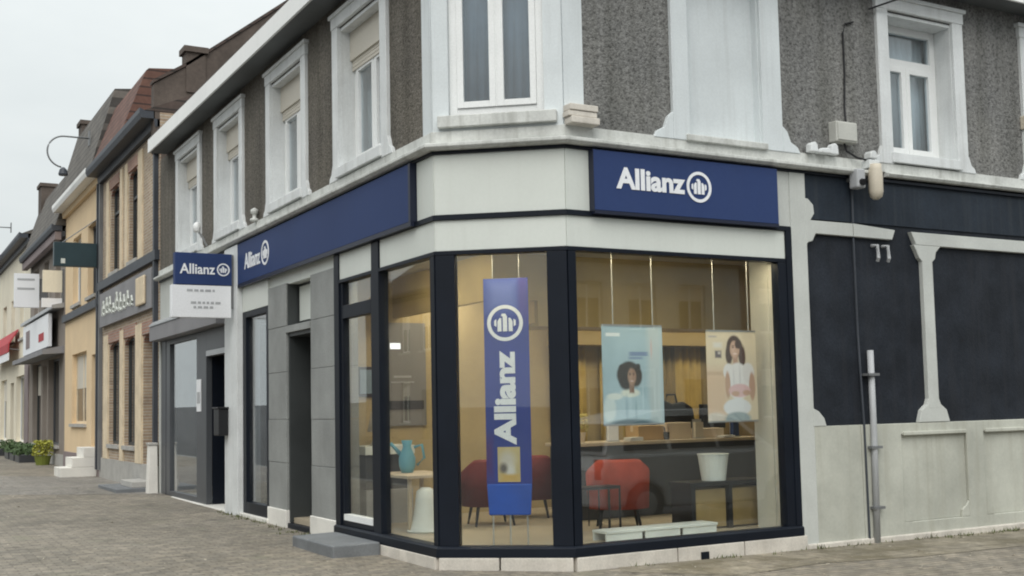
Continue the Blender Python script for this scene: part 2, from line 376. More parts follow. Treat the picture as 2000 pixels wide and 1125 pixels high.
def rootloc(p):
    q = Vector((0, 0, 0))
    while p: q += p.location; p = p.parent
    return q
def obj(name, g, mat, parent=None, local=False, bevel=0.0, smooth=False):
    me = bpy.data.meshes.new(name)
    off = Vector((0, 0, 0)) if local else rootloc(parent)
    me.from_pydata([(x - off.x, y - off.y, z - off.z) for x, y, z in g.v], [], g.f)
    bm = bmesh.new(); bm.from_mesh(me); bmesh.ops.recalc_face_normals(bm, faces=bm.faces); bm.to_mesh(me); bm.free()
    me.materials.append(MATS[mat])
    o = bpy.data.objects.new(name, me); C.objects.link(o); o.parent = parent
    if bevel:
        b = o.modifiers.new('bevel', 'BEVEL'); b.width = bevel; b.segments = 2; b.limit_method = 'ANGLE'; b.angle_limit = math.radians(40)
    if smooth:
        for p in me.polygons: p.use_smooth = True
    return o
def tag(o, label, cat, group=None, kind=None):
    if label: o['label'] = label
    if cat: o['category'] = cat
    if group: o['group'] = group
    if kind: o['kind'] = kind
    return o
def thing(name, label, cat, loc, group=None, rz=0.0):
    o = bpy.data.objects.new(name, None); C.objects.link(o); o.location = loc; o.rotation_euler = (0, 0, rz)
    o.empty_display_size = 0.2
    return tag(o, label, cat, group)
def fb(name, F, u0, u1, z0, z1, d0, d1, mat, parent, bevel=0.0): return obj(name, Geo().fbox(F, u0, u1, z0, z1, d0, d1), mat, parent, bevel=bevel)

def wall_grid(g, F, u0, u1, z0, z1, d0, d1, holes):
    us = sorted({u0, u1, *[h[0] for h in holes], *[h[1] for h in holes]}); us = [u for u in us if u0 <= u <= u1]
    zs = sorted({z0, z1, *[h[2] for h in holes], *[h[3] for h in holes]}); zs = [z for z in zs if z0 <= z <= z1]
    def solid(i, j):
        if i < 0 or j < 0 or i >= len(us) - 1 or j >= len(zs) - 1: return False
        cu, cz = (us[i] + us[i + 1]) / 2, (zs[j] + zs[j + 1]) / 2
        return not any(h[0] < cu < h[1] and h[2] < cz < h[3] for h in holes)
    for i in range(len(us) - 1):
        for j in range(len(zs) - 1):
            if not solid(i, j): continue
            a, b, c, d = us[i], us[i + 1], zs[j], zs[j + 1]
            P = [F.p(a, d0, c), F.p(b, d0, c), F.p(b, d1, c), F.p(a, d1, c), F.p(a, d0, d), F.p(b, d0, d), F.p(b, d1, d), F.p(a, d1, d)]
            fs = [(0, 1, 5, 4), (2, 3, 7, 6)]
            if not solid(i - 1, j): fs.append((3, 0, 4, 7))
            if not solid(i + 1, j): fs.append((1, 2, 6, 5))
            if not solid(i, j - 1): fs.append((0, 3, 2, 1))
            if not solid(i, j + 1): fs.append((4, 5, 6, 7))
            g.add(P, fs)
    return g

def text_geo(g, txt, origin, X, N, width, height, depth=0.006, bold=0.018):
    """lettering as raised mesh; X reading direction, N towards the reader, origin bottom-left"""
    cu = bpy.data.curves.new('t', 'FONT'); cu.body = txt; cu.offset = bold; cu.extrude = 0.0; cu.resolution_u = 4
    o = bpy.data.objects.new('t', cu); C.objects.link(o)
    dg = bpy.context.evaluated_depsgraph_get(); dg.update()
    me = o.evaluated_get(dg).to_mesh()
    vs = [v.co.copy() for v in me.vertices]; fs = [tuple(p.vertices) for p in me.polygons]
    o.evaluated_get(dg).to_mesh_clear(); bpy.data.objects.remove(o); bpy.data.curves.remove(cu)
    x0, x1 = min(v.x for v in vs), max(v.x for v in vs); y0, y1 = min(v.y for v in vs), max(v.y for v in vs)
    X = Vector(X).normalized(); N = Vector(N).normalized(); Y = N.cross(X); O = Vector(origin)
    P = [O + X * ((v.x - x0) / (x1 - x0) * width) + Y * ((v.y - y0) / (y1 - y0) * height) for v in vs]
    k = len(P); top = [p + N * depth for p in P]
    edges = {}
    for f in fs:
        for i in range(len(f)):
            e = (f[i], f[(i + 1) % len(f)]); edges[e] = 1
    side = [(a, b, b + k, a + k) for (a, b) in edges if (b, a) not in edges]
    g.add(P + top, [tuple(i + k for i in f) for f in fs] + side)
    return g
def emblem_geo(g, c, X, N, r, depth=0.006):
    X = Vector(X).normalized(); N = Vector(N).normalized(); Y = N.cross(X); c = Vector(c)
    n = 32; q = lambda rad, a: c + X * rad * math.cos(a) + Y * rad * math.sin(a)
    vs = []; fs = []
    for k in range(n):
        a = 2 * math.pi * k / n
        vs += [q(r, a), q(r * 0.80, a), q(r * 0.80, a) + N * depth, q(r, a) + N * depth]
    for k in range(n):
        j = (k + 1) % n
        for e in range(4): fs.append((k * 4 + e, k * 4 + (e + 1) % 4, j * 4 + (e + 1) % 4, j * 4 + e))
    g.add(vs, fs)
    def poly(pts):
        m_ = len(pts); P = [c + X * (x * r) + Y * (y * r) for x, y in pts]
        g.add(P + [p + N * depth for p in P], [tuple(range(m_, 2 * m_)), tuple(range(m_))[::-1]] + [(i, (i + 1) % m_, m_ + (i + 1) % m_, m_ + i) for i in range(m_)])
    poly([(-0.12, -0.46), (0.12, -0.46), (0.12, 0.36), (0.02, 0.52), (-0.16, 0.52), (-0.22, 0.40), (-0.12, 0.36)])
    for s in (-1, 1):
        poly([(s * 0.20, -0.46), (s * 0.42, -0.46), (s * 0.42, 0.10), (s * 0.30, 0.28), (s * 0.20, 0.28)])
        poly([(s * 0.48, -0.20), (s * 0.60, -0.12), (s * 0.60, 0.14), (s * 0.48, 0.22)])
    return g

def zg(x, y): return 0.006 * y - 0.008 * x      # the street falls gently round the corner

# ------------------------------------------------------------------ ground
def sheet(name, pts, dz, mat, sub=0):
    g = Geo(); g.add([(x, y, zg(x, y) + dz) for x, y in pts], [tuple(range(len(pts)))])
    return tag(obj(name, g, mat), None, None, kind='structure')
sheet('road', [(-900, -900), (900, -900), (900, 900), (-900, 900)], -0.12, 'asphalt')
# pavement round the corner, with a kerb as a real step
pv = [(-4.2, 70), (-4.2, 0.2), (-3.9, -0.9), (-3.1, -1.9), (-1.9, -2.6), (0.0, -2.9), (40, -2.9)]
def slab(name, pts, z0, z1, mat):
    g = Geo(); n = len(pts)
    g.add([(x, y, zg(x, y) + z0) for x, y in pts] + [(x, y, zg(x, y) + z1) for x, y in pts],
          [tuple(range(n)), tuple(range(n, 2 * n))] + [(i, (i + 1) % n, n + (i + 1) % n, n + i) for i in range(n)])
    return tag(obj(name, g, mat), None, None, kind='structure')
slab('pavement', pv + [(40, 0.3), (1.3, 0.3), (0.3, 1.1), (0.3, 70)], -0.3, 0.0, 'pavers')
kerb_in = pv; kerb_out = [tuple(p) for p in offp(pv, 0.14)]
slab('kerb', kerb_out + [tuple(p) for p in offp(pv, 0.002)][::-1], -0.3, 0.004, 'kerb_stone')
sheet('pavement_crossing', [(-4.15, 15.9), (-4.15, 24.5), (0.25, 19.6), (0.25, 13.0)], 0.004, 'pavers_smooth')
sheet('pavement_verge', [(2.2, -1.15), (3.4, -0.95), (4.6, -1.15), (40, -1.3), (40, 0.25), (1.7, 0.25), (1.4, -0.35)], 0.004, 'pavers_dirty')

# ------------------------------------------------------------------ the corner building
bld = thing('corner_building', 'grey pebbledashed corner building with white window surrounds and black glazed shopfront', 'building', (0, 0, 0))
PATH = [(0, 13.55), (0, 0.847), (1.067, 0), (14, 0)]      # facade line in plan, outward on the right-hand side
YEND, XEND = 13.55, 14.0
# upper walls (z 4.3 - 6.72)
LW = [(1.955, 3.68), (4.70, 6.45), (7.66, 9.34), (10.27, 12.08)]        # surround extents on the street side
RW = [(5.58, 7.12), (8.25, 9.80)]
Z0, Z1 = 4.36, 6.72
def inner(w): return (w[0] + 0.19, w[1] - 0.19, 4.60, 6.38)
g = Geo(); wall_grid(g, LF, 1.06, YEND, 4.30, Z1, -0.46, 0.0, [inner(w_) for w_ in LW]); obj('pebbledash_wall', g, 'pebbledash_side', bld)
g = Geo(); wall_grid(g, RF, 1.306, XEND, 4.30, Z1, -0.46, 0.0, [inner(w_) for w_ in RW] + [(2.66, 3.70, 4.52, 6.5)]); obj('pebbledash_wall', g, 'pebbledash', bld)
# white corner bay on the chamfer with its window
g = Geo(); wall_grid(g, CF, 0.0, CL, 4.30, Z1, -0.28, 0.018, [(0.17, 1.17, 4.63, 6.6)])
g.fbox(LF, 0.847, 1.06, 4.30, Z1, -0.28, 0.018); g.fbox(RF, 1.067, 1.306, 4.30, Z1, -0.28, 0.018)
obj('corner_pilaster', g, 'white_paint', bld)

def surround(F, w_, parent, mat='white_trim', top=6.56, blind=False):
    a, b = w_; g = Geo()
    bot = 4.47
    g.fbox(F, a, a + 0.19, bot, top - 0.16, -0.02, 0.045); g.fbox(F, b - 0.19, b, bot, top - 0.16, -0.02, 0.045)
    g.fbox(F, a - 0.015, b + 0.015, top - 0.16, top - 0.02, -0.02, 0.052); g.fbox(F, a - 0.05, b + 0.05, top - 0.02, top + 0.03, -0.02, 0.075)
    for s, e in ((-1, a), (1, b)):          # flared feet
        pts = [(e, bot), (e + s * 0.13, bot), (e + s * 0.11, bot + 0.06), (e + s * 0.05, bot + 0.10), (e + s * 0.025, bot + 0.17), (e, bot + 0.22)]
        g.prism(F, pts, -0.02, 0.044)
    # painted reveals
    g.fbox(F, a + 0.14, a + 0.195, 4.60, 6.38, -0.42, 0.0); g.fbox(F, b - 0.195, b - 0.14, 4.60, 6.38, -0.42, 0.0)
    g.fbox(F, a + 0.195, b - 0.195, 6.34, 6.395, -0.42, 0.0)
    g.fbox(F, a + 0.15, b - 0.15, 4.49, 4.61, -0.42, 0.075)
    return obj('window_surround', g, mat, parent, bevel=0.006)
def window(F, u0, u1, z0, z1, d, parent, mull=True, transom=None, gl='window_glass', curtain=None, shutter=None, fw=0.075, mat='upvc', curtain_mat='curtain'):
    g = Geo(); dep = 0.07
    g.fbox(F, u0, u0 + fw, z0, z1, d - dep, d); g.fbox(F, u1 - fw, u1, z0, z1, d - dep, d)
    g.fbox(F, u0 + fw, u1 - fw, z0, z0 + fw, d - dep, d); g.fbox(F, u0 + fw, u1 - fw, z1 - fw, z1, d - dep, d)
    top = z1 - fw
    if transom: g.fbox(F, u0 + fw, u1 - fw, transom - fw * 0.6, transom + fw * 0.6, d - dep, d - 0.002); top = transom - fw * 0.6
    um = (u0 + u1) / 2
    sashes = [(u0 + fw, um - 0.01), (um + 0.01, u1 - fw)] if mull else [(u0 + fw, u1 - fw)]
    sw = 0.066
    if mull: g.fbox(F, um - 0.012, um + 0.012, z0 + fw, top, d - dep, d + 0.012)
    wn = obj('window', g, mat, parent, bevel=0.004)
    for a, b in sashes:
        s = Geo(); zb, zt = z0 + fw, top
        s.fbox(F, a, a + sw, zb, zt, d - 0.05, d + 0.02); s.fbox(F, b - sw, b, zb, zt, d - 0.05, d + 0.02)
        s.fbox(F, a + sw, b - sw, zb, zb + sw, d - 0.05, d + 0.02); s.fbox(F, a + sw, b - sw, zt - sw, zt, d - 0.05, d + 0.02)
        obj('sash', s, mat, wn, bevel=0.004)
        fb('pane', F, a + sw - 0.005, b - sw + 0.005, zb + sw - 0.005, zt - sw + 0.005, d - 0.028, d - 0.018, gl, wn)
    if transom: fb('pane', F, u0 + fw - 0.005, u1 - fw + 0.005, transom + fw * 0.6 - 0.005, z1 - fw + 0.005, d - 0.045, d - 0.035, gl, wn)
    if curtain:
        for a, b in curtain:
            cg = Geo(); nn = max(8, int((b - a) / 0.03)); vs = []
            for i in range(nn + 1):
                u = a + (b - a) * i / nn; dd = d - 0.17 + 0.018 * math.sin(i * 1.9) + 0.01 * math.sin(i * 0.7)
                vs += [F.p(u, dd, z0), F.p(u, dd, z1)]
            cg.add(vs, [(2 * i, 2 * i + 2, 2 * i + 3, 2 * i + 1) for i in range(nn)])
            c_ = obj('curtain', cg, curtain_mat, wn, smooth=True)
            so = c_.modifiers.new('s', 'SOLIDIFY'); so.thickness = 0.004
    if shutter:
        sg = Geo(); zt = z1 + shutter[1]; zb = z1 - 0.0
        sg.fbox(F, u0, u1, zb, zt, d - 0.08, d + 0.06)
        for k in range(3): sg.fbox(F, u0 + 0.01, u1 - 0.01, zb - 0.045 * (k + 1) + 0.004, zb - 0.045 * k, d + 0.018, d + 0.034)
        obj('roller_shutter', sg, 'shutter_cream', wn, bevel=0.004)
    return wn
for i, w_ in enumerate(LW):
    surround(LF, w_, bld)
    a, b = w_[0] + 0.195, w_[1] - 0.195
    window(LF, a, b, 4.61, 5.98, -0.185, bld, shutter=(0, 0.36), fw=0.095, curtain=[(a + .06, b - 0.06)] if i > 1 else [(a + .55, b - .06)] if i else [(b - .40, b - 0.06)])
for i, w_ in enumerate(RW):
    surround(RF, w_, bld)
    window(RF, w_[0] + 0.195, w_[1] - 0.195, 4.61, 6.34, -0.25, bld, transom=5.86, fw=0.09, curtain=[(w_[0] + 0.25, w_[1] - 0.25)])
# corner window
window(CF, 0.17, 1.17, 4.64, 6.6, -0.05, bld, curtain=[(0.25, 1.1)], fw=0.085, curtain_mat='net_curtain')
fb('window_sill', CF, 0.06, 1.30, 4.505, 4.63, -0.25, 0.085, 'ledge_paint', bld, 0.01)
# small crumbling stone block on the ledge at the corner
g = Geo()
for k, (z0, z1, e) in enumerate([(4.47, 4.54, 0.0), (4.545, 4.60, 0.02), (4.605, 4.67, 0.01)]): g.box((1.06 - e, -0.17 + e, z0), (1.40 - e, -0.02, z1))
obj('stone_corbel', g, 'plinth_stone', bld, bevel=0.008)
# blind niche on the right facade
g = Geo()
for a, b in ((2.435, 2.66), (3.70, 3.99)): g.fbox(RF, a, b, 4.46, 6.56, -0.02, 0.045)
for s, e in ((-1, 2.435), (1, 3.99)):
    g.prism(RF, [(e, 4.46), (e + s * 0.26, 4.46), (e + s * 0.22, 4.53), (e + s * 0.12, 4.58), (e + s * 0.07, 4.70), (e, 4.76)], -0.02, 0.044)
g.fbox(RF, 2.36, 4.07, 6.40, 6.58, -0.02, 0.08)
obj('window_surround', g, 'white_paint', bld, bevel=0.006)
fb('niche_panel', RF, 2.66, 3.70, 4.52, 6.5, -0.14, -0.09, 'white_paint', bld)
fb('niche_reveal', RF, 2.63, 2.675, 4.527, 6.5, -0.09, 0.0, 'white_paint', bld); fb('niche_reveal', RF, 3.685, 3.73, 4.527, 6.5, -0.09, 0.0, 'white_paint', bld)
fb('niche_sill', RF, 2.60, 3.74, 4.455, 4.525, -0.10, 0.075, 'ledge_paint', bld, 0.008)
# ledge that runs round the building: upper white band and projecting moulding
LP = [(0, YEND), (0, 0.847), (1.067, 0), (XEND, 0)]
g = Geo().sweep(LP, [(-0.05, 4.36), (0.035, 4.36), (0.035, 4.475), (-0.05, 4.475)]); obj('ledge_band', g, 'ledge_paint', bld, bevel=0.005)
g = Geo().sweep(LP[:3] + [(5.28, 0)], [(-0.05, 4.275), (0.10, 4.275), (0.135, 4.30), (0.135, 4.335), (0.02, 4.365), (-0.05, 4.365)]); obj('ledge_moulding', g, 'ledge_paint', bld, bevel=0.006)
g = Geo().sweep([(5.62, 0), (XEND, 0)], [(-0.05, 4.30), (0.075, 4.30), (0.10, 4.33), (0.10, 4.345), (0.02, 4.365), (-0.05, 4.365)]); obj('ledge_moulding', g, 'ledge_paint', bld, bevel=0.006)
g = Geo().sweep(LP, [(-0.30, 4.24), (0.03, 4.24), (0.03, 4.272), (-0.30, 4.272)]); obj('ledge_shadow_gap', g, 'black_frame', bld)  # solid black strip paints the shade under the ledge
# eaves: soffit, fascia board, gutter, roof
EP = [(0, 12.95), (0, 0.847), (1.067, 0), (XEND, 0)]
g = Geo().sweep(EP, [(-0.3, 6.722), (0.34, 6.722), (0.34, 6.76), (-0.3, 6.76)]); obj('soffit', g, 'soffit', bld)
g = Geo().sweep(EP, [(0.342, 6.71), (0.375, 6.71), (0.375, 6.965), (0.342, 6.965)]); obj('fascia_board', g, 'fascia_board', bld)
g = Geo().sweep(EP, [(0.24, 6.95), (0.34, 6.95), (0.34, 7.01), (0.24, 7.01)]); obj('gutter', g, 'zinc', bld)
g = Geo(); e0 = offp(EP, 0.24); r0 = offp(EP, -4.0)
zs_e, zs_r = 7.0, 9.4
vs = [(p.x, p.y, zs_e) for p in e0] + [(p.x, p.y, zs_r) for p in r0]
vs += [(p.x, p.y, zs_e - 0.12) for p in e0] + [(p.x, p.y, zs_r - 0.12) for p in r0]
fs = [(i, i + 1, 5 + i, 4 + i) for i in range(3)] + [(8 + i, 9 + i, 13 + i, 12 + i) for i in range(3)]
fs += [(i, i + 1, 9 + i, 8 + i) for i in range(3)] + [(4 + i, 5 + i, 13 + i, 12 + i) for i in range(3)] + [(0, 4, 12, 8), (3, 7, 15, 11)]
g.add(vs, fs); obj('roof', g, 'roof_brown', bld)
# lintel zone behind the fascia signs and cream panels (z 3.20 - 4.26)
fb('lintel_wall', LF, 0.86, 3.62, 3.24, 4.24, -0.28, -0.03, 'panel_cream', bld)
fb('lintel_wall', RF, 1.08, 4.24, 3.24, 4.24, -0.28, -0.03, 'panel_cream', bld)
fb('lintel_wall', CF, 0.0, CL, 3.24, 4.24, -0.25, -0.03, 'panel_cream', bld)
fb('lintel_wall', LF, 3.62, 8.54, 3.40, 4.24, -0.28, -0.03, 'panel_cream', bld)
fb('upper_fascia_panel', CF, 0.002, CL - 0.002, 3.61, 4.24, -0.03, 0.006, 'panel_cream', bld, 0.003)
fb('upper_fascia_panel', LF, 0.852, 1.262, 3.61, 4.24, -0.03, 0.006, 'panel_cream', bld, 0.003)
fb('upper_fascia_panel', RF, 1.07, 1.352, 3.61, 4.24, -0.03, 0.006, 'panel_cream', bld, 0.003)
# black bar above the cream band
g = Geo().sweep([(0, 3.72), (0, 0.847), (1.067, 0), (4.06, 0)], [(-0.03, 3.555), (0.03, 3.555), (0.03, 3.605), (-0.03, 3.605)]); obj('black_bar', g, 'black_frame', bld)
# cream lower band, one panel per bay
for F, a, b in ((LF, 2.535, 3.60), (LF, 0.850, 2.30), (CF, 0.002, CL - 0.002), (RF, 1.07, 3.985)):
    fb('cream_band_panel', F, a, b, 3.235, 3.553, -0.03, 0.004, 'panel_cream', bld, 0.003)
# shopfront frame
g = Geo()
g.sweep([(0, 3.745), (0, 0.847), (1.067, 0), (4.075, 0)], [(-0.10, 0.125), (0.05, 0.125), (0.05, 0.215), (0.02, 0.235), (-0.10, 0.235)])
g.sweep([(0, 3.70), (0, 0.847), (1.067, 0), (3.98, 0)], [(-0.10, 3.19), (0.02, 3.19), (0.02, 3.232), (-0.10, 3.232)])
g.fbox(LF, 3.58, 3.745, 0.236, 3.553, -0.10, 0.022); g.fbox(LF, 2.31, 2.525, 0.236, 3.55, -0.10, 0.022)
g.fbox(RF, 3.86, 3.985, 0.236, 3.189, -0.10, 0.018); g.fbox(RF, 3.987, 4.075, 0.236, 3.60, -0.10, 0.026)
g.fbox(RF, 1.07, 1.165, 0.236, 3.189, -0.10, 0.016); g.fbox(CF, 1.155, CL - 0.001, 0.236, 3.189, -0.13, 0.016)
g.fbox(CF, 0.001, 0.205, 0.236, 3.189, -0.13, 0.016); g.fbox(LF, 0.850, 0.955, 0.236, 3.189, -0.10, 0.016)
obj('shopfront_frame', g, 'black_frame', bld, bevel=0.004)
def gpane(F, a, b, z0, z1, d=-0.05, mat='shop_glass'): return fb('shop_window_pane', F, a, b, z0, z1, d - 0.006, d + 0.006, mat, bld)
gpane(LF, 0.95, 2.315, 0.23, 3.195); gpane(CF, 0.20, 1.16, 0.23, 3.195); gpane(RF, 1.16, 3.865, 0.23, 3.195)
# glazed door with transom bar
g = Geo(); g.fbox(LF, 2.527, 2.60, 0.24, 3.185, -0.09, 0.0); g.fbox(LF, 3.505, 3.578, 0.24, 3.185, -0.09, 0.0)
g.fbox(LF, 2.60, 3.505, 2.745, 2.905, -0.09, 0.0); g.fbox(LF, 2.60, 3.505, 0.24, 0.30, -0.09, 0.0)
gd = obj('glazed_door', g, 'black_frame', bld, bevel=0.004)
fb('door_pane', LF, 2.595, 3.51, 0.37, 2.75, -0.056, -0.044, 'shop_glass', gd); fb('door_pane', LF, 2.595, 3.51, 2.90, 3.19, -0.056, -0.044, 'shop_glass', gd)
fb('kick_plate', LF, 2.60, 3.505, 0.302, 0.372, -0.09, 0.006, 'upvc', gd)
# plinth stones round the corner
cuts = [('L', 0.847, 2.05), ('L', 2.06, 3.74), ('C', 0.0, 0.62), ('C', 0.63, CL), ('R', 1.067, 2.3), ('R', 2.31, 3.2), ('R', 3.21, 4.12)]
for s, a, b in cuts:
    F = {'L': LF, 'C': CF, 'R': RF}[s]; j = random.uniform(0, 0.012)
    fb('plinth_stone', F, a, b - 0.006, -0.25, 0.123, -0.12, 0.055 + j, 'plinth_stone', bld, 0.008)
fb('air_vent', RF, 2.60, 2.70, -0.02, 0.06, 0.05, 0.075, 'black_frame', bld)
# bluestone piers with white feet
def pier(a, b):
    zs = [0.275, 0.92, 1.52, 2.18, 2.82, 3.42]
    for z0, z1 in zip(zs, zs[1:]): fb('bluestone_slab', LF, a, b, z0, z1 - 0.005, -0.30, 0.0 + random.uniform(-0.003, 0.004), 'bluestone', bld, 0.004)
    fb('pier_foot', LF, a - 0.01, b + 0.01, -0.2, 0.272, -0.30, 0.025, 'white_step', bld, 0.01)
pier(3.75, 4.68); pier(5.68, 6.50)
fb('bluestone_lintel', LF, 4.685, 5.675, 2.715, 2.81, -0.30, 0.012, 'bluestone', bld, 0.004)
# recessed doorway between the piers
fb('recess_side', LF, 4.64, 4.682, 0.0, 3.42, -0.60, -0.301, 'bluestone', bld); fb('recess_side', LF, 5.678, 5.72, 0.0, 3.42, -0.60, -0.301, 'bluestone', bld)
g = Geo(); g.fbox(LF, 4.685, 5.675, 0.10, 2.712, -0.40, -0.34); g.fbox(LF, 4.80, 5.56, 0.25, 1.25, -0.34, -0.325); g.fbox(LF, 4.80, 5.56, 1.4, 2.55, -0.34, -0.325)
g2 = Geo(); g2.fbox(LF, 5.63, 5.677, 0.11, 2.713, -0.33, -0.03); g2.fbox(LF, 4.683, 4.73, 0.11, 2.713, -0.33, -0.03); g2.fbox(LF, 4.731, 5.629, 2.66, 2.713, -0.33, -0.03); obj('door_lining', g2, 'dark_door', bld, bevel=0.004)  # dark lining puts the shade of the recess into its colour
dr = obj('entrance_door', g, 'dark_door', bld, bevel=0.006)
fb('letter_slot', LF, 5.0, 5.32, 1.28, 1.36, -0.34, -0.318, 'light_alu', dr)
fb('door_sill', LF, 4.69, 5.67, -0.1, 0.10, -0.40, 0.0, 'black_frame', bld, 0.005)
tw = fb('transom_window', LF, 4.69, 5.67, 2.815, 3.41, -0.22, -0.18, 'dark_door', bld)
fb('pane', LF, 4.76, 5.60, 2.88, 3.36, -0.182, -0.17, 'panel_cream', tw); fb('side_lining', LF, 5.655, 5.677, 2.815, 3.41, -0.17, -0.02, 'dark_door', tw)  # dark side piece paints the shade on the transom reveal
# narrow shop window
g = Geo(); a, b = 6.51, 7.80
g.fbox(LF, a, a + 0.09, 0.10, 3.17, -0.12, 0.0); g.fbox(LF, b - 0.17, b, 0.10, 3.17, -0.12, 0.0); g.fbox(LF, a + 0.09, b - 0.17, 0.10, 0.27, -0.12, 0.0); g.fbox(LF, a + 0.09, b - 0.17, 3.08, 3.17, -0.12, 0.0)
obj('shopfront_frame', g, 'black_frame', bld, bevel=0.004)
gpane(LF, a + 0.085, b - 0.165, 0.265, 3.085, -0.06, 'window_glass')
fb('cream_band_panel', LF, 6.51, 7.80, 3.175, 3.56, -0.10, 0.0, 'panel_cream', bld, 0.003)
fb('window_step', LF, 6.45, 8.0, -0.2, 0.095, -0.12, 0.05, 'white_step', bld, 0.008)
fb('white_pilaster', LF, 7.81, 8.53, -0.1, 4.24, -0.28, 0.085, 'white_trim', bld, 0.006)
# dark shopfront at the far end
fb('upper_wall', LF, 8.53, YEND, 3.12, 4.24, -0.30, 0.0, 'render_grey', bld)
g = Geo().across(LF, [(0.0, 3.06), (0.22, 3.06), (0.22, 3.34), (0.16, 3.40), (0.0, 3.46)], 8.54, 13.50); obj('shop_canopy', g, 'grey_shop', bld, bevel=0.006)
g = Geo().across(LF, [(0.0, 3.462), (0.165, 3.405), (0.235, 3.345), (0.235, 3.375), (0.165, 3.44), (0.0, 3.50)], 8.545, 13.49); obj('canopy_flashing', g, 'light_alu', bld)
g = Geo(); g.fbox(LF, 10.0, 10.66, 0.08, 3.055, -0.10, 0.0); g.fbox(LF, 12.70, 13.0, 0.08, 3.055, -0.10, 0.0); g.fbox(LF, 13.06, 13.45, 0.08, 3.055, -0.10, 0.0)
g.fbox(LF, 8.54, 10.0, 2.70, 3.055, -0.10, 0.0); g.fbox(LF, 10.66, 12.70, 2.96, 3.055, -0.10, 0.0); g.fbox(LF, 10.66, 12.70, 0.08, 0.17, -0.10, 0.0)
obj('shopfront_frame', g, 'grey_alu', bld, bevel=0.004)
fb('door_head', LF, 8.56, 9.98, 2.60, 2.695, -0.12, 0.01, 'light_alu', bld, 0.004)
gpane(LF, 10.655, 12.705, 0.165, 2.965, -0.05, 'window_glass')
g = Geo(); g.fbox(LF, 8.56, 9.98, 0.06, 2.598, -0.62, -0.56); g.fbox(LF, 8.66, 9.2, 0.3, 2.4, -0.56, -0.545); g.fbox(LF, 9.34, 9.88, 0.3, 2.4, -0.56, -0.545)
sd = obj('shop_door', g, 'black_frame', bld, bevel=0.004)
fb('recess_side', LF, 8.54, 8.56, 0.06, 2.60, -0.62, -0.285, 'black_frame', bld); fb('recess_side', LF, 9.982, 10.0, 0.06, 2.60, -0.62, -0.102, 'black_frame', bld)
obj('door_handle', Geo().tube([LF.p(9.24, -0.535, 0.9), LF.p(9.24, -0.50, 0.95), LF.p(9.24, -0.50, 1.35), LF.p(9.24, -0.535, 1.4)], 0.012), 'light_alu', sd)
fb('threshold', LF, 8.5, 13.5, -0.15, 0.075, -0.62, 0.06, 'white_step', bld, 0.01)
fb('end_wall', LF, 13.45, YEND, 0.0, 3.12, -0.30, 0.02, 'render_grey', bld)
# right facade, ground floor: navy field, pale mouldings, rendered base
fb('pale_pier', RF, 4.077, 4.315, -0.2, 4.24, -0.28, 0.02, 'render_grey', bld, 0.004)
fb('pale_pier', RF, 3.845, 4.077, 3.607, 4.24, -0.03, 0.008, 'render_grey', bld)
fb('navy_wall', RF, 4.317, XEND, 1.33, 3.72, -0.30, -0.03, 'navy_panel', bld)
fb('navy_wall', RF, 4.317, XEND, 3.722, 4.24, -0.30, -0.012, 'navy_band', bld)
g = Geo(); c45 = lambda *a: list(a)
def mould(g, pts, d=0.03): g.prism(RF, pts, -0.035, d)
mould(g, [(4.30, 3.55), (5.05, 3.545), (5.05, 3.70), (4.30, 3.70)], 0.022); mould(g, [(5.055, 3.545), (5.69, 3.54), (5.745, 3.66), (5.055, 3.70)], 0.03)
mould(g, [(6.10, 3.50), (XEND, 3.48), (XEND, 3.64), (6.02, 3.655)], 0.03)
for e in (4.30,):
    mould(g, [(e, 3.95), (e + 0.05, 3.95), (e + 0.13, 3.88), (e + 0.14, 3.78), (e + 0.08, 3.70), (e + 0.16, 3.56), (e + 0.10, 3.46), (e + 0.03, 3.44), (e, 3.4)], 0.024)
    mould(g, [(e, 1.33), (e + 0.20, 1.33), (e + 0.17, 1.42), (e + 0.09, 1.50), (e + 0.02, 1.53), (e, 1.53)], 0.024)
for e in (6.285, 8.55, 10.8):
    h = 0.09
    mould(g, [(e - h, 1.5), (e + h, 1.5), (e + h, 3.30), (e + h + 0.05, 3.34), (e + h + 0.07, 3.42), (e + h + 0.16, 3.499), (e - h - 0.14, 3.499), (e - h - 0.09, 3.42), (e - h - 0.05, 3.34), (e - h, 3.30)], 0.028)
    mould(g, [(e - h, 1.62), (e - h - 0.03, 1.55), (e - h - 0.13, 1.48), (e - h - 0.18, 1.335), (e + h + 0.18, 1.335), (e + h + 0.13, 1.48), (e + h + 0.03, 1.55), (e + h, 1.62)], 0.027)
obj('panel_moulding', g, 'render_grey', bld, bevel=0.006)
# rendered base with sunk panels
fb('base_wall', RF, 4.317, 5.04, -0.25, 1.33, -0.30, 0.018, 'render_low', bld, 0.004)
g = Geo(); wall_grid(g, RF, 5.045, XEND, -0.25, 1.33, -0.30, 0.022, [(5.70, 6.84, 0.16, 1.20), (7.16, 8.30, 0.16, 1.20), (8.62, 9.76, 0.16, 1.20)])
for a in (5.70, 7.16, 8.62):
    b = a + 1.14; g.fbox(RF, a, b, 0.16, 1.20, -0.30, -0.012)
    for s, e in ((1, a), (-1, b)): g.prism(RF, [(e, 0.16), (e + s * 0.14, 0.16), (e + s * 0.13, 0.25), (e + s * 0.05, 0.30), (e, 0.36)], -0.012, 0.0215)
    g.fbox(RF, a + 0.02, b - 0.02, 1.185, 1.23, 0.0, 0.045)
obj('base_wall', g, 'render_low', bld, bevel=0.008)
fb('base_plinth', RF, 4.125, XEND, -0.35, -0.03 + 0.05, -0.12, 0.05, 'plinth_stone', bld, 0.015)
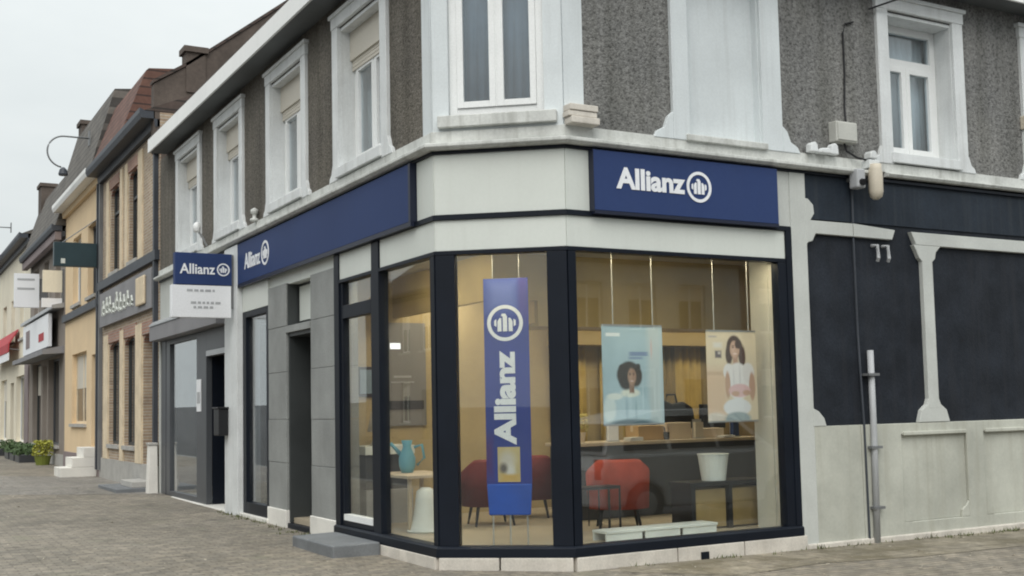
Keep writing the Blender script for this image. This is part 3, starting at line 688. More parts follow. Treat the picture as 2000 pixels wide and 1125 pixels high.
# body of the building behind: party walls, floors, back walls
fb('party_wall', LF, YEND, YEND + 0.04, 0, 6.95, -8, -0.02, 'gable_grey', bld)
fb('party_wall', RF, XEND, XEND + 0.2, -0.2, 6.95, -12, -0.02, 'gable_grey', bld)
g = Geo(); g.box((0.29, 13.0, 3.40), (8, 0.95, 3.55)); g.box((1.5, 0.29, 3.40), (XEND, 0.95, 3.55)); obj('floor_slab', g, 'room_ceiling', bld)
g = Geo(); g.box((4.0, 4.0, 3.6), (4.1, 13.5, 6.9)); g.box((4.1, 4.0, 3.6), (XEND, 4.1, 6.9)); obj('upper_back_wall', g, 'room_dark', bld)
g = Geo(); g.box((0.3, 0.96, 6.77), (4.1, 13.0, 6.9)); g.box((1.5, 0.3, 6.77), (XEND, 4.0, 6.9)); obj('attic_floor', g, 'room_dark', bld)
# shop interior shell
g = Geo(); g.add([(0.08, 0.9, 0.17), (1.1, 0.08, 0.17), (8.2, 0.08, 0.17), (8.2, 13.4, 0.17), (0.63, 13.4, 0.17), (0.63, 8.4, .17), (0.08, 8.4, .17),
        (0.08, 0.9, 0.05), (1.1, 0.08, 0.05), (8.2, 0.08, 0.05), (8.2, 13.4, 0.05), (0.63, 13.4, 0.05), (0.63, 8.4, .05), (0.08, 8.4, .05)],
        [tuple(range(7)), tuple(range(7, 14))] + [(i, (i + 1) % 7, 7 + (i + 1) % 7, 7 + i) for i in range(7)]); obj('shop_floor', g, 'room_floor', bld)
g = Geo(); g.box((0.45, 4.62, 0.17), (8.2, 4.70, 3.40)); obj('shop_back_wall', g, 'room_wall', bld)
g = Geo(); g.box((8.2, 0.3, 0.17), (8.3, 13.4, 3.40)); obj('shop_side_wall', g, 'room_wall', bld)
g = Geo(); g.box((3.99, 0.31, 0.17), (4.12, 0.62, 3.40)); g.box((4.0, 0.10, 0.17), (4.08, 0.31, 3.2)); obj('wall_nib', g, 'room_pale', bld)
g = Geo(); g.box((4.125, 0.305, 0.17), (8.2, 0.32, 3.40)); obj('shop_inner_wall', g, 'room_pale', bld)
g = Geo(); g.box((0.62, 8.44, 0.17), (8.2, 8.52, 3.40)); g.box((3.4, 5.8, 0.17), (3.5, 8.4, 3.4)); g.box((0.45, 5.72, 0.17), (3.4, 5.80, 3.4)); obj('inner_partition', g, 'room_wall', bld)
g = Geo(); g.box((3.2, 8.6, 0.17), (3.3, 13.4, 3.4)); obj('inner_partition', g, 'room_wall', bld)
g = Geo(); g.box((1.75, 1.75, 2.56), (8.2, 1.83, 3.399)); g.box((1.15, 1.75, 2.86), (1.75, 1.83, 3.399)); g.box((1.15, 1.83, 2.86), (1.23, 4.62, 3.399)); obj('bulkhead', g, 'bulkhead', bld)
g = Geo(); g.box((1.75, 1.832, 2.56), (8.2, 2.4, 2.60)); g.box((3.6, 4.2, 2.502), (8.2, 4.62, 2.9)); obj('bulkhead_underside', g, 'bulkhead', bld)
for (x0, x1, mt) in ((4.45, 4.95, 'drape'), (4.95, 5.42, 'drape'), (5.42, 5.85, 'drape_dark'), (5.85, 6.35, 'drape'), (6.35, 7.7, 'drape_dark'), (3.6, 4.2, 'drape')):
    cg = Geo(); nn = 14; vs = []
    for i in range(nn + 1):
        u = x0 + (x1 - x0) * i / nn; dd = 4.55 + 0.035 * math.sin(i * 1.6)
        vs += [(u, dd, 0.25), (u, dd, 2.498)]
    cg.add(vs, [(2 * i, 2 * i + 2, 2 * i + 3, 2 * i + 1) for i in range(nn)])
    c_ = obj('drape', cg, mt, bld, smooth=True); so = c_.modifiers.new('s', 'SOLIDIFY'); so.thickness = 0.006

# ------------------------------------------------------------------ shop signs
sg = thing('fascia_sign', 'long navy blue fascia sign with small white lettering on the street side above the piers', 'sign', LF.p(4.9, 0.0, 3.6), 'navy fascia signs over the shopfront')
fb('panel', LF, 1.33, 8.46, 3.612, 4.235, -0.028, 0.075, 'sign_blue', sg, 0.004)
fb('end_cap', LF, 1.275, 1.328, 3.61, 4.238, -0.028, 0.08, 'sign_edge', sg); fb('lower_edge', LF, 1.28, 8.46, 3.56, 3.610, 0.032, 0.078, 'sign_edge', sg)
g = Geo(); text_geo(g, 'Allianz', LF.p(7.42, 0.076, 3.80), (0, -1, 0), (-1, 0, 0), 0.80, 0.24); obj('lettering', g, 'sign_white', sg)
g = Geo(); emblem_geo(g, LF.p(6.38, 0.076, 3.93), (0, -1, 0), (-1, 0, 0), 0.18); obj('emblem', g, 'sign_white', sg)
sg = thing('fascia_sign', 'short navy blue fascia sign with large white lettering and round emblem above the wide window', 'sign', RF.p(2.6, 0.0, 3.6), 'navy fascia signs over the shopfront')
fb('panel', RF, 1.36, 3.84, 3.612, 4.238, -0.028, 0.085, 'sign_blue', sg, 0.004)
fb('lower_edge', RF, 1.36, 3.84, 3.575, 3.610, 0.033, 0.088, 'sign_edge', sg)
fb('side_cap', RF, 1.353, 1.359, 3.60, 4.238, 0.007, 0.09, 'sign_edge', sg)
g = Geo(); text_geo(g, 'Allianz', RF.p(1.635, 0.086, 3.85), (1, 0, 0), (0, -1, 0), 0.89, 0.23, bold=0.035); obj('lettering', g, 'sign_white', sg)
g = Geo(); emblem_geo(g, RF.p(2.715, 0.086, 3.945), (1, 0, 0), (0, -1, 0), 0.168); obj('emblem', g, 'sign_white', sg)
# projecting sign at right angles to the street side
PS = Frame((0, 8.02, 0), (1, 0, 0), (0, -1, 0))
sg = thing('projecting_sign', 'navy and white box sign projecting over the pavement beside the white pilaster', 'sign', (-0.09, 8.02, 3.1))
fb('navy_box', PS, -1.0, -0.125, 3.605, 4.10, -0.07, 0.07, 'sign_blue', sg, 0.006)
fb('white_box', PS, -1.05, -0.135, 3.10, 3.598, -0.065, 0.065, 'sign_white', sg, 0.006)
fb('bracket', PS, -0.125, -0.085, 3.25, 4.10, -0.03, 0.03, 'zinc', sg)
g = Geo(); text_geo(g, 'Allianz', PS.p(-0.93, 0.071, 3.77), (1, 0, 0), (0, -1, 0), 0.54, 0.16); obj('lettering', g, 'sign_white', sg)
g = Geo(); emblem_geo(g, PS.p(-0.26, 0.071, 3.85), (1, 0, 0), (0, -1, 0), 0.10); obj('emblem', g, 'sign_white', sg)
g = Geo()
for k, (x, z, wd) in enumerate([(-0.82, 3.50, 0.42), (-0.76, 3.31, 0.40), (-0.72, 3.24, 0.32)]):
    x_ = x
    while x_ < x + wd: q = random.uniform(0.03, 0.09); g.fbox(PS, x_, x_ + q, z, z + 0.035, 0.066, 0.069); x_ += q + 0.025
obj('small_print', g, 'pvc_grey', sg)
mb = thing('mailbox', 'small black mailbox fixed to the white pilaster beside the dark doorway', 'mailbox', LF.p(8.6, 0.0, 1.27))
g = Geo(); g.fbox(LF, 8.30, 8.62, 1.27, 1.69, 0.088, 0.24); obj('body', g, 'black_plastic', mb, bevel=0.015)
fb('lid', LF, 8.28, 8.64, 1.692, 1.72, 0.088, 0.26, 'black_plastic', mb, 0.006)
fb('label_plate', LF, 8.622, 8.626, 1.42, 1.55, 0.12, 0.2, 'light_alu', mb)
nb = thing('notice_board', 'pale notice sheet fixed to the grey frame beside the dark doorway', 'notice', LF.p(10.45, 0.0, 1.66))
fb('sheet', LF, 10.32, 10.60, 1.66, 2.22, 0.002, 0.016, 'sign_white', nb); fb('printed_block', LF, 10.36, 10.56, 1.80, 2.0, 0.017, 0.019, 'pvc_grey', nb)
# ledge lamps on the street side
fl = thing('ledge_lamp', 'small white spotlight standing on the ledge above the projecting sign', 'lamp', LF.p(9.75, 0.06, 4.48))
obj('arm', Geo().tube([LF.p(9.75, 0.05, 4.48), LF.p(9.75, 0.12, 4.62), LF.p(9.75, 0.2, 4.72)], 0.018), 'light_alu', fl)
g = Geo(); g.lathe(LF.p(9.75, 0.22, 4.70), [(0.03, 0), (0.06, 0.02), (0.065, 0.11), (0.045, 0.16), (0.01, 0.18)], 12); obj('lamp_head', g, 'upvc', fl, smooth=True)
g = Geo(); g.lathe(LF.p(6.95, 0.06, 4.478), [(0.07, 0), (0.07, 0.03), (0.03, 0.05), (0.03, 0.10), (0.06, 0.12), (0.06, 0.17), (0.01, 0.2)], 10)
obj('ledge_knob', g, 'ledge_paint', bld, smooth=True)

# ------------------------------------------------------------------ fittings on the right facade
jb = thing('junction_box', 'square grey junction box on the pebbledash with a cable running up', 'junction box', RF.p(4.91, 0.0, 4.63))
fb('box', RF, 4.74, 5.08, 4.64, 4.885, 0.0, 0.13, 'box_grey', jb, 0.012); fb('cover', RF, 4.76, 5.06, 4.66, 4.865, 0.131, 0.142, 'box_grey', jb, 0.006)
obj('cable', Geo().tube([RF.p(4.98, 0.05, 4.885), RF.p(5.0, 0.02, 5.1), RF.p(5.03, 0.015, 5.5), RF.p(5.03, 0.015, 6.0), RF.p(5.07, 0.02, 6.12), RF.p(5.2, 0.02, 6.16)], 0.011), 'cable', jb)
obj('cable', Geo().tube([RF.p(4.93, 0.06, 4.64), RF.p(4.95, 0.07, 4.55), RF.p(5.1, 0.09, 4.48), RF.p(5.3, 0.12, 4.45)], 0.013), 'cable', jb)
wl = thing('wall_lamp', 'cream rounded wall lamp hanging below the ledge beside the white window', 'lamp', RF.p(5.5, 0.0, 4.0))
fb('bracket', RF, 5.22, 5.40, 4.36, 4.46, -0.01, 0.16, 'white_trim', wl, 0.01)
g = Geo(); g.lathe(RF.p(5.30, 0.17, 3.98), [(0.03, 0), (0.07, 0.03), (0.085, 0.09), (0.085, 0.32), (0.075, 0.36), (0.075, 0.42)], 16); obj('shade', g, 'lamp_cream', wl, smooth=True)
cm = thing('security_camera', 'small grey camera housing on the ledge beside the cream wall lamp', 'camera', RF.p(5.2, 0.0, 4.1))
fb('housing', RF, 4.985, 5.12, 4.10, 4.33, 0.05, 0.19, 'pvc_grey', cm, 0.02); fb('mount', RF, 5.01, 5.09, 4.20, 4.30, -0.012, 0.039, 'zinc', cm)
obj('lens', Geo().tube([RF.p(5.05, 0.19, 4.17), RF.p(5.05, 0.225, 4.16)], 0.04, 12), 'black_plastic', cm)
for (a, b, z0, z1, d, lb) in ((4.33, 4.45, 4.48, 4.60, 0.10, 'chipped white insulator block at the foot of the blind niche'), (4.47, 4.65, 4.478, 4.545, 0.11, 'low white insulator bar on the ledge between two taller blocks'),
                      (4.66, 4.78, 4.48, 4.615, 0.09, 'chipped white insulator block on the ledge below the junction box'), (5.26, 5.38, 4.48, 4.58, 0.12, 'chipped white insulator block on the ledge above the small camera')):
    tag(obj('cable_insulator', Geo().prism(RF, [(a, z0), (b, z0), (b - 0.01, z1 - 0.03), (b - 0.04, z1), (a + 0.03, z1 - 0.01), (a + 0.005, z1 - 0.04)], 0.036, d + 0.03), 'white_trim', None, bevel=0.012), lb, 'insulator', 'insulators on the ledge')
pp = thing('downpipe', 'pale grey conduit pipe standing against the rendered base and navy wall', 'pipe', RF.p(5.2, 0.05, -0.05))
obj('pipe', Geo().tube([RF.p(5.185, 0.06, -0.05), RF.p(5.21, 0.055, 1.2), RF.p(5.235, 0.03, 2.2)], 0.038, 10), 'pvc_grey', pp, smooth=True)
for z in (0.35, 1.05, 1.9): fb('clip', RF, 5.13, 5.30, z, z + 0.03, -0.03, 0.10, 'zinc', pp)
obj('cable', Geo().tube([RF.p(5.09, 0.035, -0.04), RF.p(5.085, 0.03, 1.3), RF.p(5.08, -0.005, 2.4), RF.p(5.07, 0.0, 3.5), RF.p(5.07, 0.015, 4.22)], 0.013, 8), 'gutter_dark', pp)
for u, lb in ((5.40, 'short pale grey hook on the navy wall, the one nearer the conduit pipe'), (5.575, 'short pale grey hook on the navy wall at the broken end of the moulding')):
    tag(obj('wall_hook', Geo().tube([RF.p(u, -0.04, 3.46), RF.p(u, 0.06, 3.45), RF.p(u, 0.07, 3.30), RF.p(u + 0.01, 0.045, 3.27)], 0.022), 'pvc_grey', None), lb, 'hook', 'hooks on the navy wall')
fb('alarm_box', RF, 8.22, 8.5, 5.15, 5.33, 0.0, 0.1, 'lamp_cream', None, 0.01)
tag(bpy.data.objects['alarm_box'], 'small cream box on the pebbledash to the side of the next window surround', 'box')
obj('overhead_cable', Geo().tube([RF.p(5.45, 0.05, 6.35), RF.p(5.9, 0.25, 6.52), RF.p(6.4, 0.3, 6.66)], 0.012), 'cable', None)
tag(bpy.data.objects['overhead_cable'], 'thin black cable slung under the eaves across the white window surround', 'cable')
st = tag(obj('door_step', Geo().hexa([(-0.62, 2.25, -0.2), (-0.06, 2.25, -0.2), (-0.06, 3.62, -0.2), (-0.62, 3.62, -0.2), (-0.62, 2.25, 0.15), (-0.06, 2.25, 0.155), (-0.06, 3.62, 0.155), (-0.62, 3.62, 0.15)]), 'stone_step', None, bevel=0.015),
         'dark bluestone step block in front of the glazed shop door', 'step')

# ------------------------------------------------------------------ shop interior
def place(name, label, cat, loc, rz=0.0, group=None): return thing(name, label, cat, loc, group, rz)
# unseen ceiling panels added to light the room from behind the bulkhead
for k, (x, y) in enumerate([(2.2, 2.8), (4.0, 2.9), (5.6, 2.9), (7.2, 2.9), (1.9, 4.0)]):
    t = thing('ceiling_light', ['square ceiling light panel above the dark red chairs', 'square ceiling light panel above the brown cardboard box', 'square ceiling light panel above the far end of the counter', 'square ceiling light panel beside the shop side wall', 'square ceiling light panel near the grey information board'][k], 'ceiling light', (x, y, 3.398), 'ceiling lights in the shop')
    obj('frame', Geo().box((x - 0.32, y - 0.32, 3.36), (x + 0.32, y + 0.32, 3.398)), 'upvc', t); obj('diffuser', Geo().box((x - 0.29, y - 0.29, 3.352), (x + 0.29, y + 0.29, 3.359)), 'lamp_glow', t)
# glowing strips added unseen behind the lintels to brighten the room and window display
for F, a, b, lb in ((RF, 1.5, 3.9, 'narrow display light strip above the wide window'), (LF, 1.2, 3.5, 'narrow display light strip above the street side panes'), (CF, 0.25, 1.1, 'narrow display light strip above the corner glass')):
    t = thing('display_light', lb, 'light strip', F.p((a + b) / 2, -0.165, 3.239), 'display lights behind the lintels')
    if F is LF: fb('housing', F, a, b, 3.372, 3.398, -0.40, -0.29, 'upvc', t); fb('diffuser', F, a + 0.03, b - 0.03, 3.364, 3.371, -0.385, -0.305, 'strip_glow', t)
    else: fb('housing', F, a, b, 3.224, 3.239, -0.215, -0.115, 'upvc', t); fb('diffuser', F, a + 0.03, b - 0.03, 3.216, 3.223, -0.205, -0.125, 'strip_glow', t)
# blue banner behind the corner glass, local X along the glass, Z up
ang = math.atan2((B - A).y, (B - A).x)
o0 = Vector((0.555, 0.853, 0)); BW = 0.475
bn = thing('banner', 'tall navy blue banner with white vertical lettering behind the corner glass', 'banner', (o0.x, o0.y, 0.25), rz=ang)
def lbox(name, a, b, mat, parent, bevel=0.0): return obj(name, Geo().box(a, b), mat, parent, local=True, bevel=bevel)
print_mat('banner_print', (0.002, 0.022, 0.25), [('r', 0.20, 2.55, 0.16, 0.16, (0.10, 0.14, 0.42), 0.5), ('r', 0.42, 2.55, 0.05, 0.25, (0.05, 0.035, 0.25), 0.5), ('r', 0.24, 1.1, 0.35, 0.30, (0.006, 0.028, 0.22), 0.6), ('r', 0.02, 0.85, 0.05, 0.2, (0.045, 0.012, 0.14), 0.5)])
lbox('cloth', (0, -0.004, 0.58), (BW, 0.004, 2.72), 'banner_print', bn)
M('banner_base', (0.008, 0.075, 0.42), 0.5, 0.2, 3)
g = Geo(); g.hexa([(0.02, -0.02, 0.26), (BW - 0.02, -0.02, 0.26), (BW - 0.02, 0.02, 0.26), (0.02, 0.02, 0.26), (0.0, -0.012, 0.58), (BW, -0.012, 0.58), (BW, 0.012, 0.58), (0.0, 0.012, 0.58)])
obj('base', g, 'banner_base', bn, local=True, bevel=0.01)
g = Geo()
for x in (0.06, 0.24, 0.42): g.tube([(x, 0, 0.27), (x, 0, -0.06)], 0.009, 6)
for x in (0.10, 0.38): g.tube([(x, 0.0, 2.72), (x, 0.0, 3.1)], 0.004, 6)
obj('stand_wire', g, 'steel_thin', bn, local=True)
# lettering runs upwards: reading direction +Z
g = Geo(); text_geo(g, 'Allianz', (0.325, -0.0045, 0.98), (0, 0, 1), (0, -1, 0), 0.98, 0.235, 0.003, bold=0.045); obj('lettering', g, 'sign_white', bn, local=True)
g = Geo(); emblem_geo(g, (0.225, -0.0045, 2.25), (1, 0, 0), (0, -1, 0), 0.19, 0.003); obj('emblem', g, 'sign_white', bn, local=True)
print_mat('photo_patch', (0.52, 0.42, 0.20), [('e', 0.10, 0.22, 0.08, 0.09, (0.55, 0.50, 0.42), 0.5), ('e', 0.13, 0.10, 0.05, 0.08, (0.62, 0.60, 0.55), 0.5), ('e', 0.06, 0.14, 0.04, 0.05, (0.12, 0.10, 0.09), 0.5), ('r', 0.13, 0.04, 0.1, 0.04, (0.55, 0.36, 0.10), 0.4)])
pf = lbox('photo', (0, -0.002, 0), (0.235, 0.002, 0.36), 'photo_patch', bn); pf.location = (0.12, -0.0065, 0.60)
# two hanging posters behind the wide window
def poster(label, loc, w_, h_, mat, wires, rz, shear=0.0):
    t = thing('hanging_poster', label, 'poster', loc, 'posters hung in the shop window', rz)
    lbox('sheet', (0, -0.004, 0), (w_, 0.004, h_), mat, t)
    g = Geo(); g.box((0, -0.007, h_), (w_, 0.007, h_ + 0.02)); g.box((0, -0.007, -0.02), (w_, 0.007, 0)); obj('rail', g, 'light_alu', t, local=True)
    for x in wires: obj('wire', Geo().tube([(x, 0, h_ + 0.02), (x, 0, 3.35 - loc[2])], 0.006, 6), 'steel_thin', t, local=True)
    return t
skin = (0.42, 0.24, 0.16)
print_mat('poster_blue', (0.40, 0.54, 0.62), [
    ('r', 0.68, 0.55, 0.09, 0.7, (0.52, 0.60, 0.63), 0.4), ('r', 0.14, 0.95, 0.09, 0.018, (0.80, 0.84, 0.86), 0.12), ('r', 0.47, 0.745, 0.12, 0.022, (0.20, 0.28, 0.45), 0.2), ('r', 0.43, 0.70, 0.09, 0.014, (0.24, 0.33, 0.48), 0.25), ('e', 0.64, 0.80, 0.012, 0.10, (0.62, 0.50, 0.50), 0.4),
    ('e', 0.31, 0.10, 0.30, 0.27, (0.47, 0.62, 0.70), 0.07), ('e', 0.08, 0.16, 0.08, 0.14, (0.66, 0.76, 0.78), 0.2), ('e', 0.15, 0.29, 0.10, 0.035, (0.74, 0.80, 0.78), 0.2), ('e', 0.35, 0.325, 0.12, 0.045, (0.76, 0.79, 0.72), 0.2), ('e', 0.30, 0.16, 0.02, 0.12, (0.36, 0.50, 0.60), 0.5), ('e', 0.42, 0.13, 0.015, 0.11, (0.37, 0.51, 0.60), 0.5),
    ('e', 0.28, 0.52, 0.10, 0.115, (0.040, 0.034, 0.032), 0.14), ('e', 0.34, 0.57, 0.12, 0.095, (0.045, 0.038, 0.036), 0.14), ('e', 0.42, 0.51, 0.09, 0.12, (0.050, 0.042, 0.040), 0.14), ('e', 0.30, 0.44, 0.09, 0.08, (0.035, 0.03, 0.03), 0.2), ('e', 0.24, 0.60, 0.03, 0.03, (0.04, 0.035, 0.035), 0.3), ('e', 0.46, 0.61, 0.03, 0.03, (0.045, 0.04, 0.04), 0.3),
    ('r', 0.37, 0.375, 0.032, 0.05, (0.26, 0.155, 0.115), 0.25), ('e', 0.375, 0.50, 0.056, 0.088, (0.36, 0.225, 0.165), 0.14), ('e', 0.36, 0.50, 0.02, 0.07, (0.42, 0.28, 0.21), 0.6), ('e', 0.352, 0.522, 0.011, 0.006, (0.05, 0.03, 0.03), 0.4), ('e', 0.398, 0.522, 0.011, 0.006, (0.05, 0.03, 0.03), 0.4), ('e', 0.352, 0.537, 0.015, 0.004, (0.06, 0.04, 0.035), 0.4), ('e', 0.398, 0.537, 0.015, 0.004, (0.06, 0.04, 0.035), 0.4), ('e', 0.375, 0.453, 0.024, 0.008, (0.62, 0.45, 0.42), 0.3),
    ('e', 0.36, -0.01, 0.30, 0.055, (0.13, 0.19, 0.23), 0.25)], noise=0.07)
poster('pale blue poster of a person with dark curly hair, hung from two wires', (1.70, 0.36, 1.42), 0.79, 1.04, 'poster_blue', (0.15, 0.67), 0.0)
print_mat('poster_peach', (0.72, 0.62, 0.47), [
    ('r', 0.10, 0.28, 0.17, 0.30, (0.70, 0.52, 0.38), 0.25), ('r', 0.10, 0.53, 0.17, 0.02, (0.60, 0.44, 0.32), 0.5), ('r', 0.09, 0.945, 0.06, 0.012, (0.50, 0.45, 0.42), 0.2), ('r', 0.16, 0.85, 0.06, 0.03, (0.74, 0.71, 0.68), 0.4), ('r', 0.165, 0.745, 0.045, 0.04, (0.14, 0.12, 0.14), 0.25), ('r', 0.18, 0.76, 0.02, 0.015, (0.55, 0.50, 0.48), 0.3),
    ('e', 0.40, 0.83, 0.11, 0.13, (0.075, 0.045, 0.040), 0.10), ('e', 0.32, 0.74, 0.05, 0.11, (0.08, 0.05, 0.045), 0.2), ('e', 0.51, 0.72, 0.05, 0.13, (0.085, 0.05, 0.045), 0.2), ('r', 0.41, 0.675, 0.035, 0.05, (0.48, 0.30, 0.23), 0.25),
    ('e', 0.405, 0.80, 0.070, 0.098, (0.58, 0.38, 0.29), 0.12), ('e', 0.385, 0.80, 0.03, 0.07, (0.66, 0.46, 0.37), 0.6), ('e', 0.38, 0.825, 0.014, 0.007, (0.07, 0.04, 0.04), 0.35), ('e', 0.435, 0.825, 0.014, 0.007, (0.07, 0.04, 0.04), 0.35), ('e', 0.38, 0.843, 0.018, 0.005, (0.10, 0.06, 0.05), 0.4), ('e', 0.435, 0.843, 0.018, 0.005, (0.10, 0.06, 0.05), 0.4), ('e', 0.408, 0.752, 0.028, 0.010, (0.80, 0.62, 0.58), 0.3), ('e', 0.46, 0.86, 0.05, 0.05, (0.075, 0.045, 0.04), 0.2),
    ('e', 0.44, 0.44, 0.165, 0.21, (0.80, 0.78, 0.80), 0.06), ('e', 0.31, 0.55, 0.08, 0.09, (0.79, 0.77, 0.79), 0.1), ('e', 0.59, 0.54, 0.09, 0.11, (0.76, 0.74, 0.76), 0.1), ('e', 0.29, 0.40, 0.038, 0.15, (0.54, 0.35, 0.26), 0.15), ('e', 0.645, 0.38, 0.045, 0.16, (0.52, 0.33, 0.25), 0.15), ('e', 0.47, 0.50, 0.012, 0.12, (0.66, 0.64, 0.67), 0.6), ('e', 0.38, 0.48, 0.010, 0.10, (0.68, 0.66, 0.69), 0.6),
    ('e', 0.46, 0.335, 0.155, 0.075, (0.74, 0.50, 0.52), 0.10), ('e', 0.40, 0.30, 0.06, 0.03, (0.58, 0.38, 0.29), 0.25), ('e', 0.56, 0.31, 0.06, 0.03, (0.56, 0.36, 0.28), 0.25), ('e', 0.42, 0.145, 0.20, 0.10, (0.78, 0.79, 0.83), 0.08), ('e', 0.42, 0.02, 0.19, 0.075, (0.34, 0.41, 0.44), 0.15), ('e', 0.10, 0.04, 0.14, 0.05, (0.72, 0.66, 0.60), 0.3)], noise=0.05)
poster('peach poster of a person in a white shirt, hung from two wires', (3.10, 0.36, 1.42), 0.72, 1.0, 'poster_peach', (0.12, 0.62), 0.0)
# counter
ct = thing('reception_counter', 'long dark reception counter with a wooden top behind the wide window', 'counter', (4.3, 2.9, 0.17))
obj('front_panel', Geo().box((2.75, 2.62, 0.17), (5.75, 2.72, 1.10)), 'counter_dark', ct, bevel=0.006); obj('worktop', Geo().box((2.70, 2.55, 1.102), (5.80, 3.25, 1.145)), 'counter_top', ct, bevel=0.006)
obj('side_panel', Geo().box((2.75, 2.722, 0.17), (2.82, 3.2, 1.10)), 'counter_dark', ct); obj('side_panel', Geo().box((5.68, 2.722, 0.17), (5.75, 3.2, 1.10)), 'counter_dark', ct)
def cbox(label, name, cat, x, y, z, wx, wy, h, mat, rz=0.0, group=None, flap=True):
    t = thing(name, label, cat, (x, y, z), group, rz)
    lbox('carton', (-wx / 2, -wy / 2, 0), (wx / 2, wy / 2, h), mat, t, 0.004)
    if flap: lbox('tape', (-wx / 2 - 0.001, -0.03, h * 0.6), (wx / 2 + 0.001, 0.03, h + 0.002), 'card_pale', t)
    return t
TOP = 1.147
cbox('brown cardboard box on the reception counter under the blue poster', 'cardboard_box', 'box', 4.02, 2.85, TOP, 0.42, 0.30, 0.19, 'card')
cbox('pale cardboard box on the reception counter between the posters', 'cardboard_box', 'box', 4.50, 2.86, TOP, 0.40, 0.28, 0.22, 'card_pale')
cbox('low open carton on the reception counter under the peach poster', 'cardboard_box', 'box', 5.02, 2.85, TOP, 0.46, 0.30, 0.13, 'card_pale')
t = thing('laptop_bag', 'black laptop bag slumped on the boxes between the two posters', 'bag', (4.62, 3.02, TOP))
g = Geo(); prof = [(-0.34, 0.0), (0.34, 0.0), (0.37, 0.20), (0.33, 0.42), (0.18, 0.50), (0.0, 0.47), (-0.16, 0.53), (-0.31, 0.45), (-0.36, 0.2)]
g.prism(Frame((0, 0, 0), (1, 0, 0), (0, -1, 0)), prof, -0.09, 0.05); obj('body', g, 'black_plastic', t, local=True, bevel=0.03)
obj('handle', Geo().tube([(-0.10, 0.02, 0.48), (-0.07, 0.02, 0.60), (0.07, 0.02, 0.60), (0.10, 0.02, 0.47)], 0.015), 'black_plastic', t, local=True)
def leafy(name, label, cat, loc, n, rad, h, potr, poth, potm, leafm, ls):
    t = thing(name, label, cat, loc)
    obj('pot', Geo().lathe(loc, [(potr * 0.75, 0), (potr, poth), (potr * 0.9, poth), (potr * 0.85, poth * 0.8)], 14), potm, t, smooth=False)
    g = Geo(); rnd = random.Random(hash(name) % 97 + int(loc[0] * 10))
    for k in range(n):
        a = rnd.uniform(0, 6.28); r = rad * math.sqrt(rnd.random()); z = poth + h * rnd.uniform(0.05, 1)
        c = Vector((loc[0] + r * math.cos(a), loc[1] + r * math.sin(a), loc[2] + z)); s = ls * rnd.uniform(0.6, 1.3)
        u = Vector((rnd.uniform(-1, 1), rnd.uniform(-1, 1), rnd.uniform(-0.5, 1))).normalized(); v = u.orthogonal().normalized()
        g.add([c - u * s, c + v * s * 0.45, c + u * s, c - v * s * 0.45], [(0, 1, 2, 3)])
    obj('foliage', g, leafm, t)
    obj('stem', Geo().tube([(loc[0], loc[1], loc[2] + poth * 0.7), (loc[0] + 0.01, loc[1], loc[2] + poth + h * 0.6)], 0.01, 6), leafm, t)
    return t
leafy('potted_plant', 'yellow flowering plant in a pale pot on the end of the counter', 'plant', (2.98, 2.85, TOP), 170, 0.13, 0.24, 0.09, 0.13, 'card_pale', 'leaf_yellow', 0.035)
for k, (x, y, col, lb) in enumerate([(3.42, 2.72, 'sign_white', 'white leaflet holder on the counter beside the yellow plant'), (4.78, 2.66, 'lamp_cream', 'cream leaflet holder on the counter before the laptop bag'), (5.45, 2.70, 'sign_blue', 'navy leaflet holder on the far end of the counter')]):
    t = thing('leaflet_holder', lb, 'leaflet holder', (x, y, TOP), 'leaflet holders on the counter', math.radians(-12 + 14 * k))
    lbox('back', (-0.08, 0.03, 0), (0.08, 0.036, 0.26), 'light_alu', t); lbox('tray', (-0.08, -0.04, 0), (0.08, 0.03, 0.012), 'light_alu', t); lbox('leaflets', (-0.07, -0.02, 0.013), (0.07, 0.028, 0.22), col, t)
for k, (x, y, h_, lb) in enumerate([(3.70, 2.66, 0.05, 'low stack of papers on the counter before the brown cardboard box'), (5.22, 2.62, 0.03, 'thin stack of papers on the counter before the low open carton')]):
    t = thing('paper_stack', lb, 'papers', (x, y, TOP), 'papers on the counter')
    for q in range(4): c_ = lbox('sheet_bundle', (-0.105, -0.075, 0), (0.105, 0.075, h_ / 4 - 0.001), 'paper', t); c_.location = (0, 0, q * h_ / 4); c_.rotation_euler = (0, 0, math.radians((-7, 4, -2, 9)[q]))
t = thing('monitor', 'black computer monitor seen from behind on the counter under the peach poster', 'monitor', (5.30, 3.0, TOP), None, math.radians(12))
lbox('screen', (-0.27, -0.02, 0.12), (0.27, 0.02, 0.46), 'black_plastic', t, 0.01); lbox('neck', (-0.03, -0.01, 0.01), (0.03, 0.03, 0.13), 'black_plastic', t); lbox('foot', (-0.12, -0.08, 0), (0.12, 0.08, 0.012), 'black_plastic', t)
t = thing('pen_cup', 'small dark pen cup on the counter beside the pale cardboard box', 'cup', (4.24, 2.66, TOP))
obj('cup', Geo().lathe((0, 0, 0), [(0.035, 0), (0.042, 0.10), (0.037, 0.10), (0.032, 0.01)], 12), 'counter_dark', t, local=True)
for k in range(4): obj('pen', Geo().tube([(0.012 * math.cos(k * 1.6), 0.012 * math.sin(k * 1.6), 0.02), (0.04 * math.cos(k * 1.6), 0.04 * math.sin(k * 1.6), 0.17)], 0.004, 6), ('red_fabric', 'sign_blue', 'black_plastic', 'lamp_cream')[k], t, local=True)
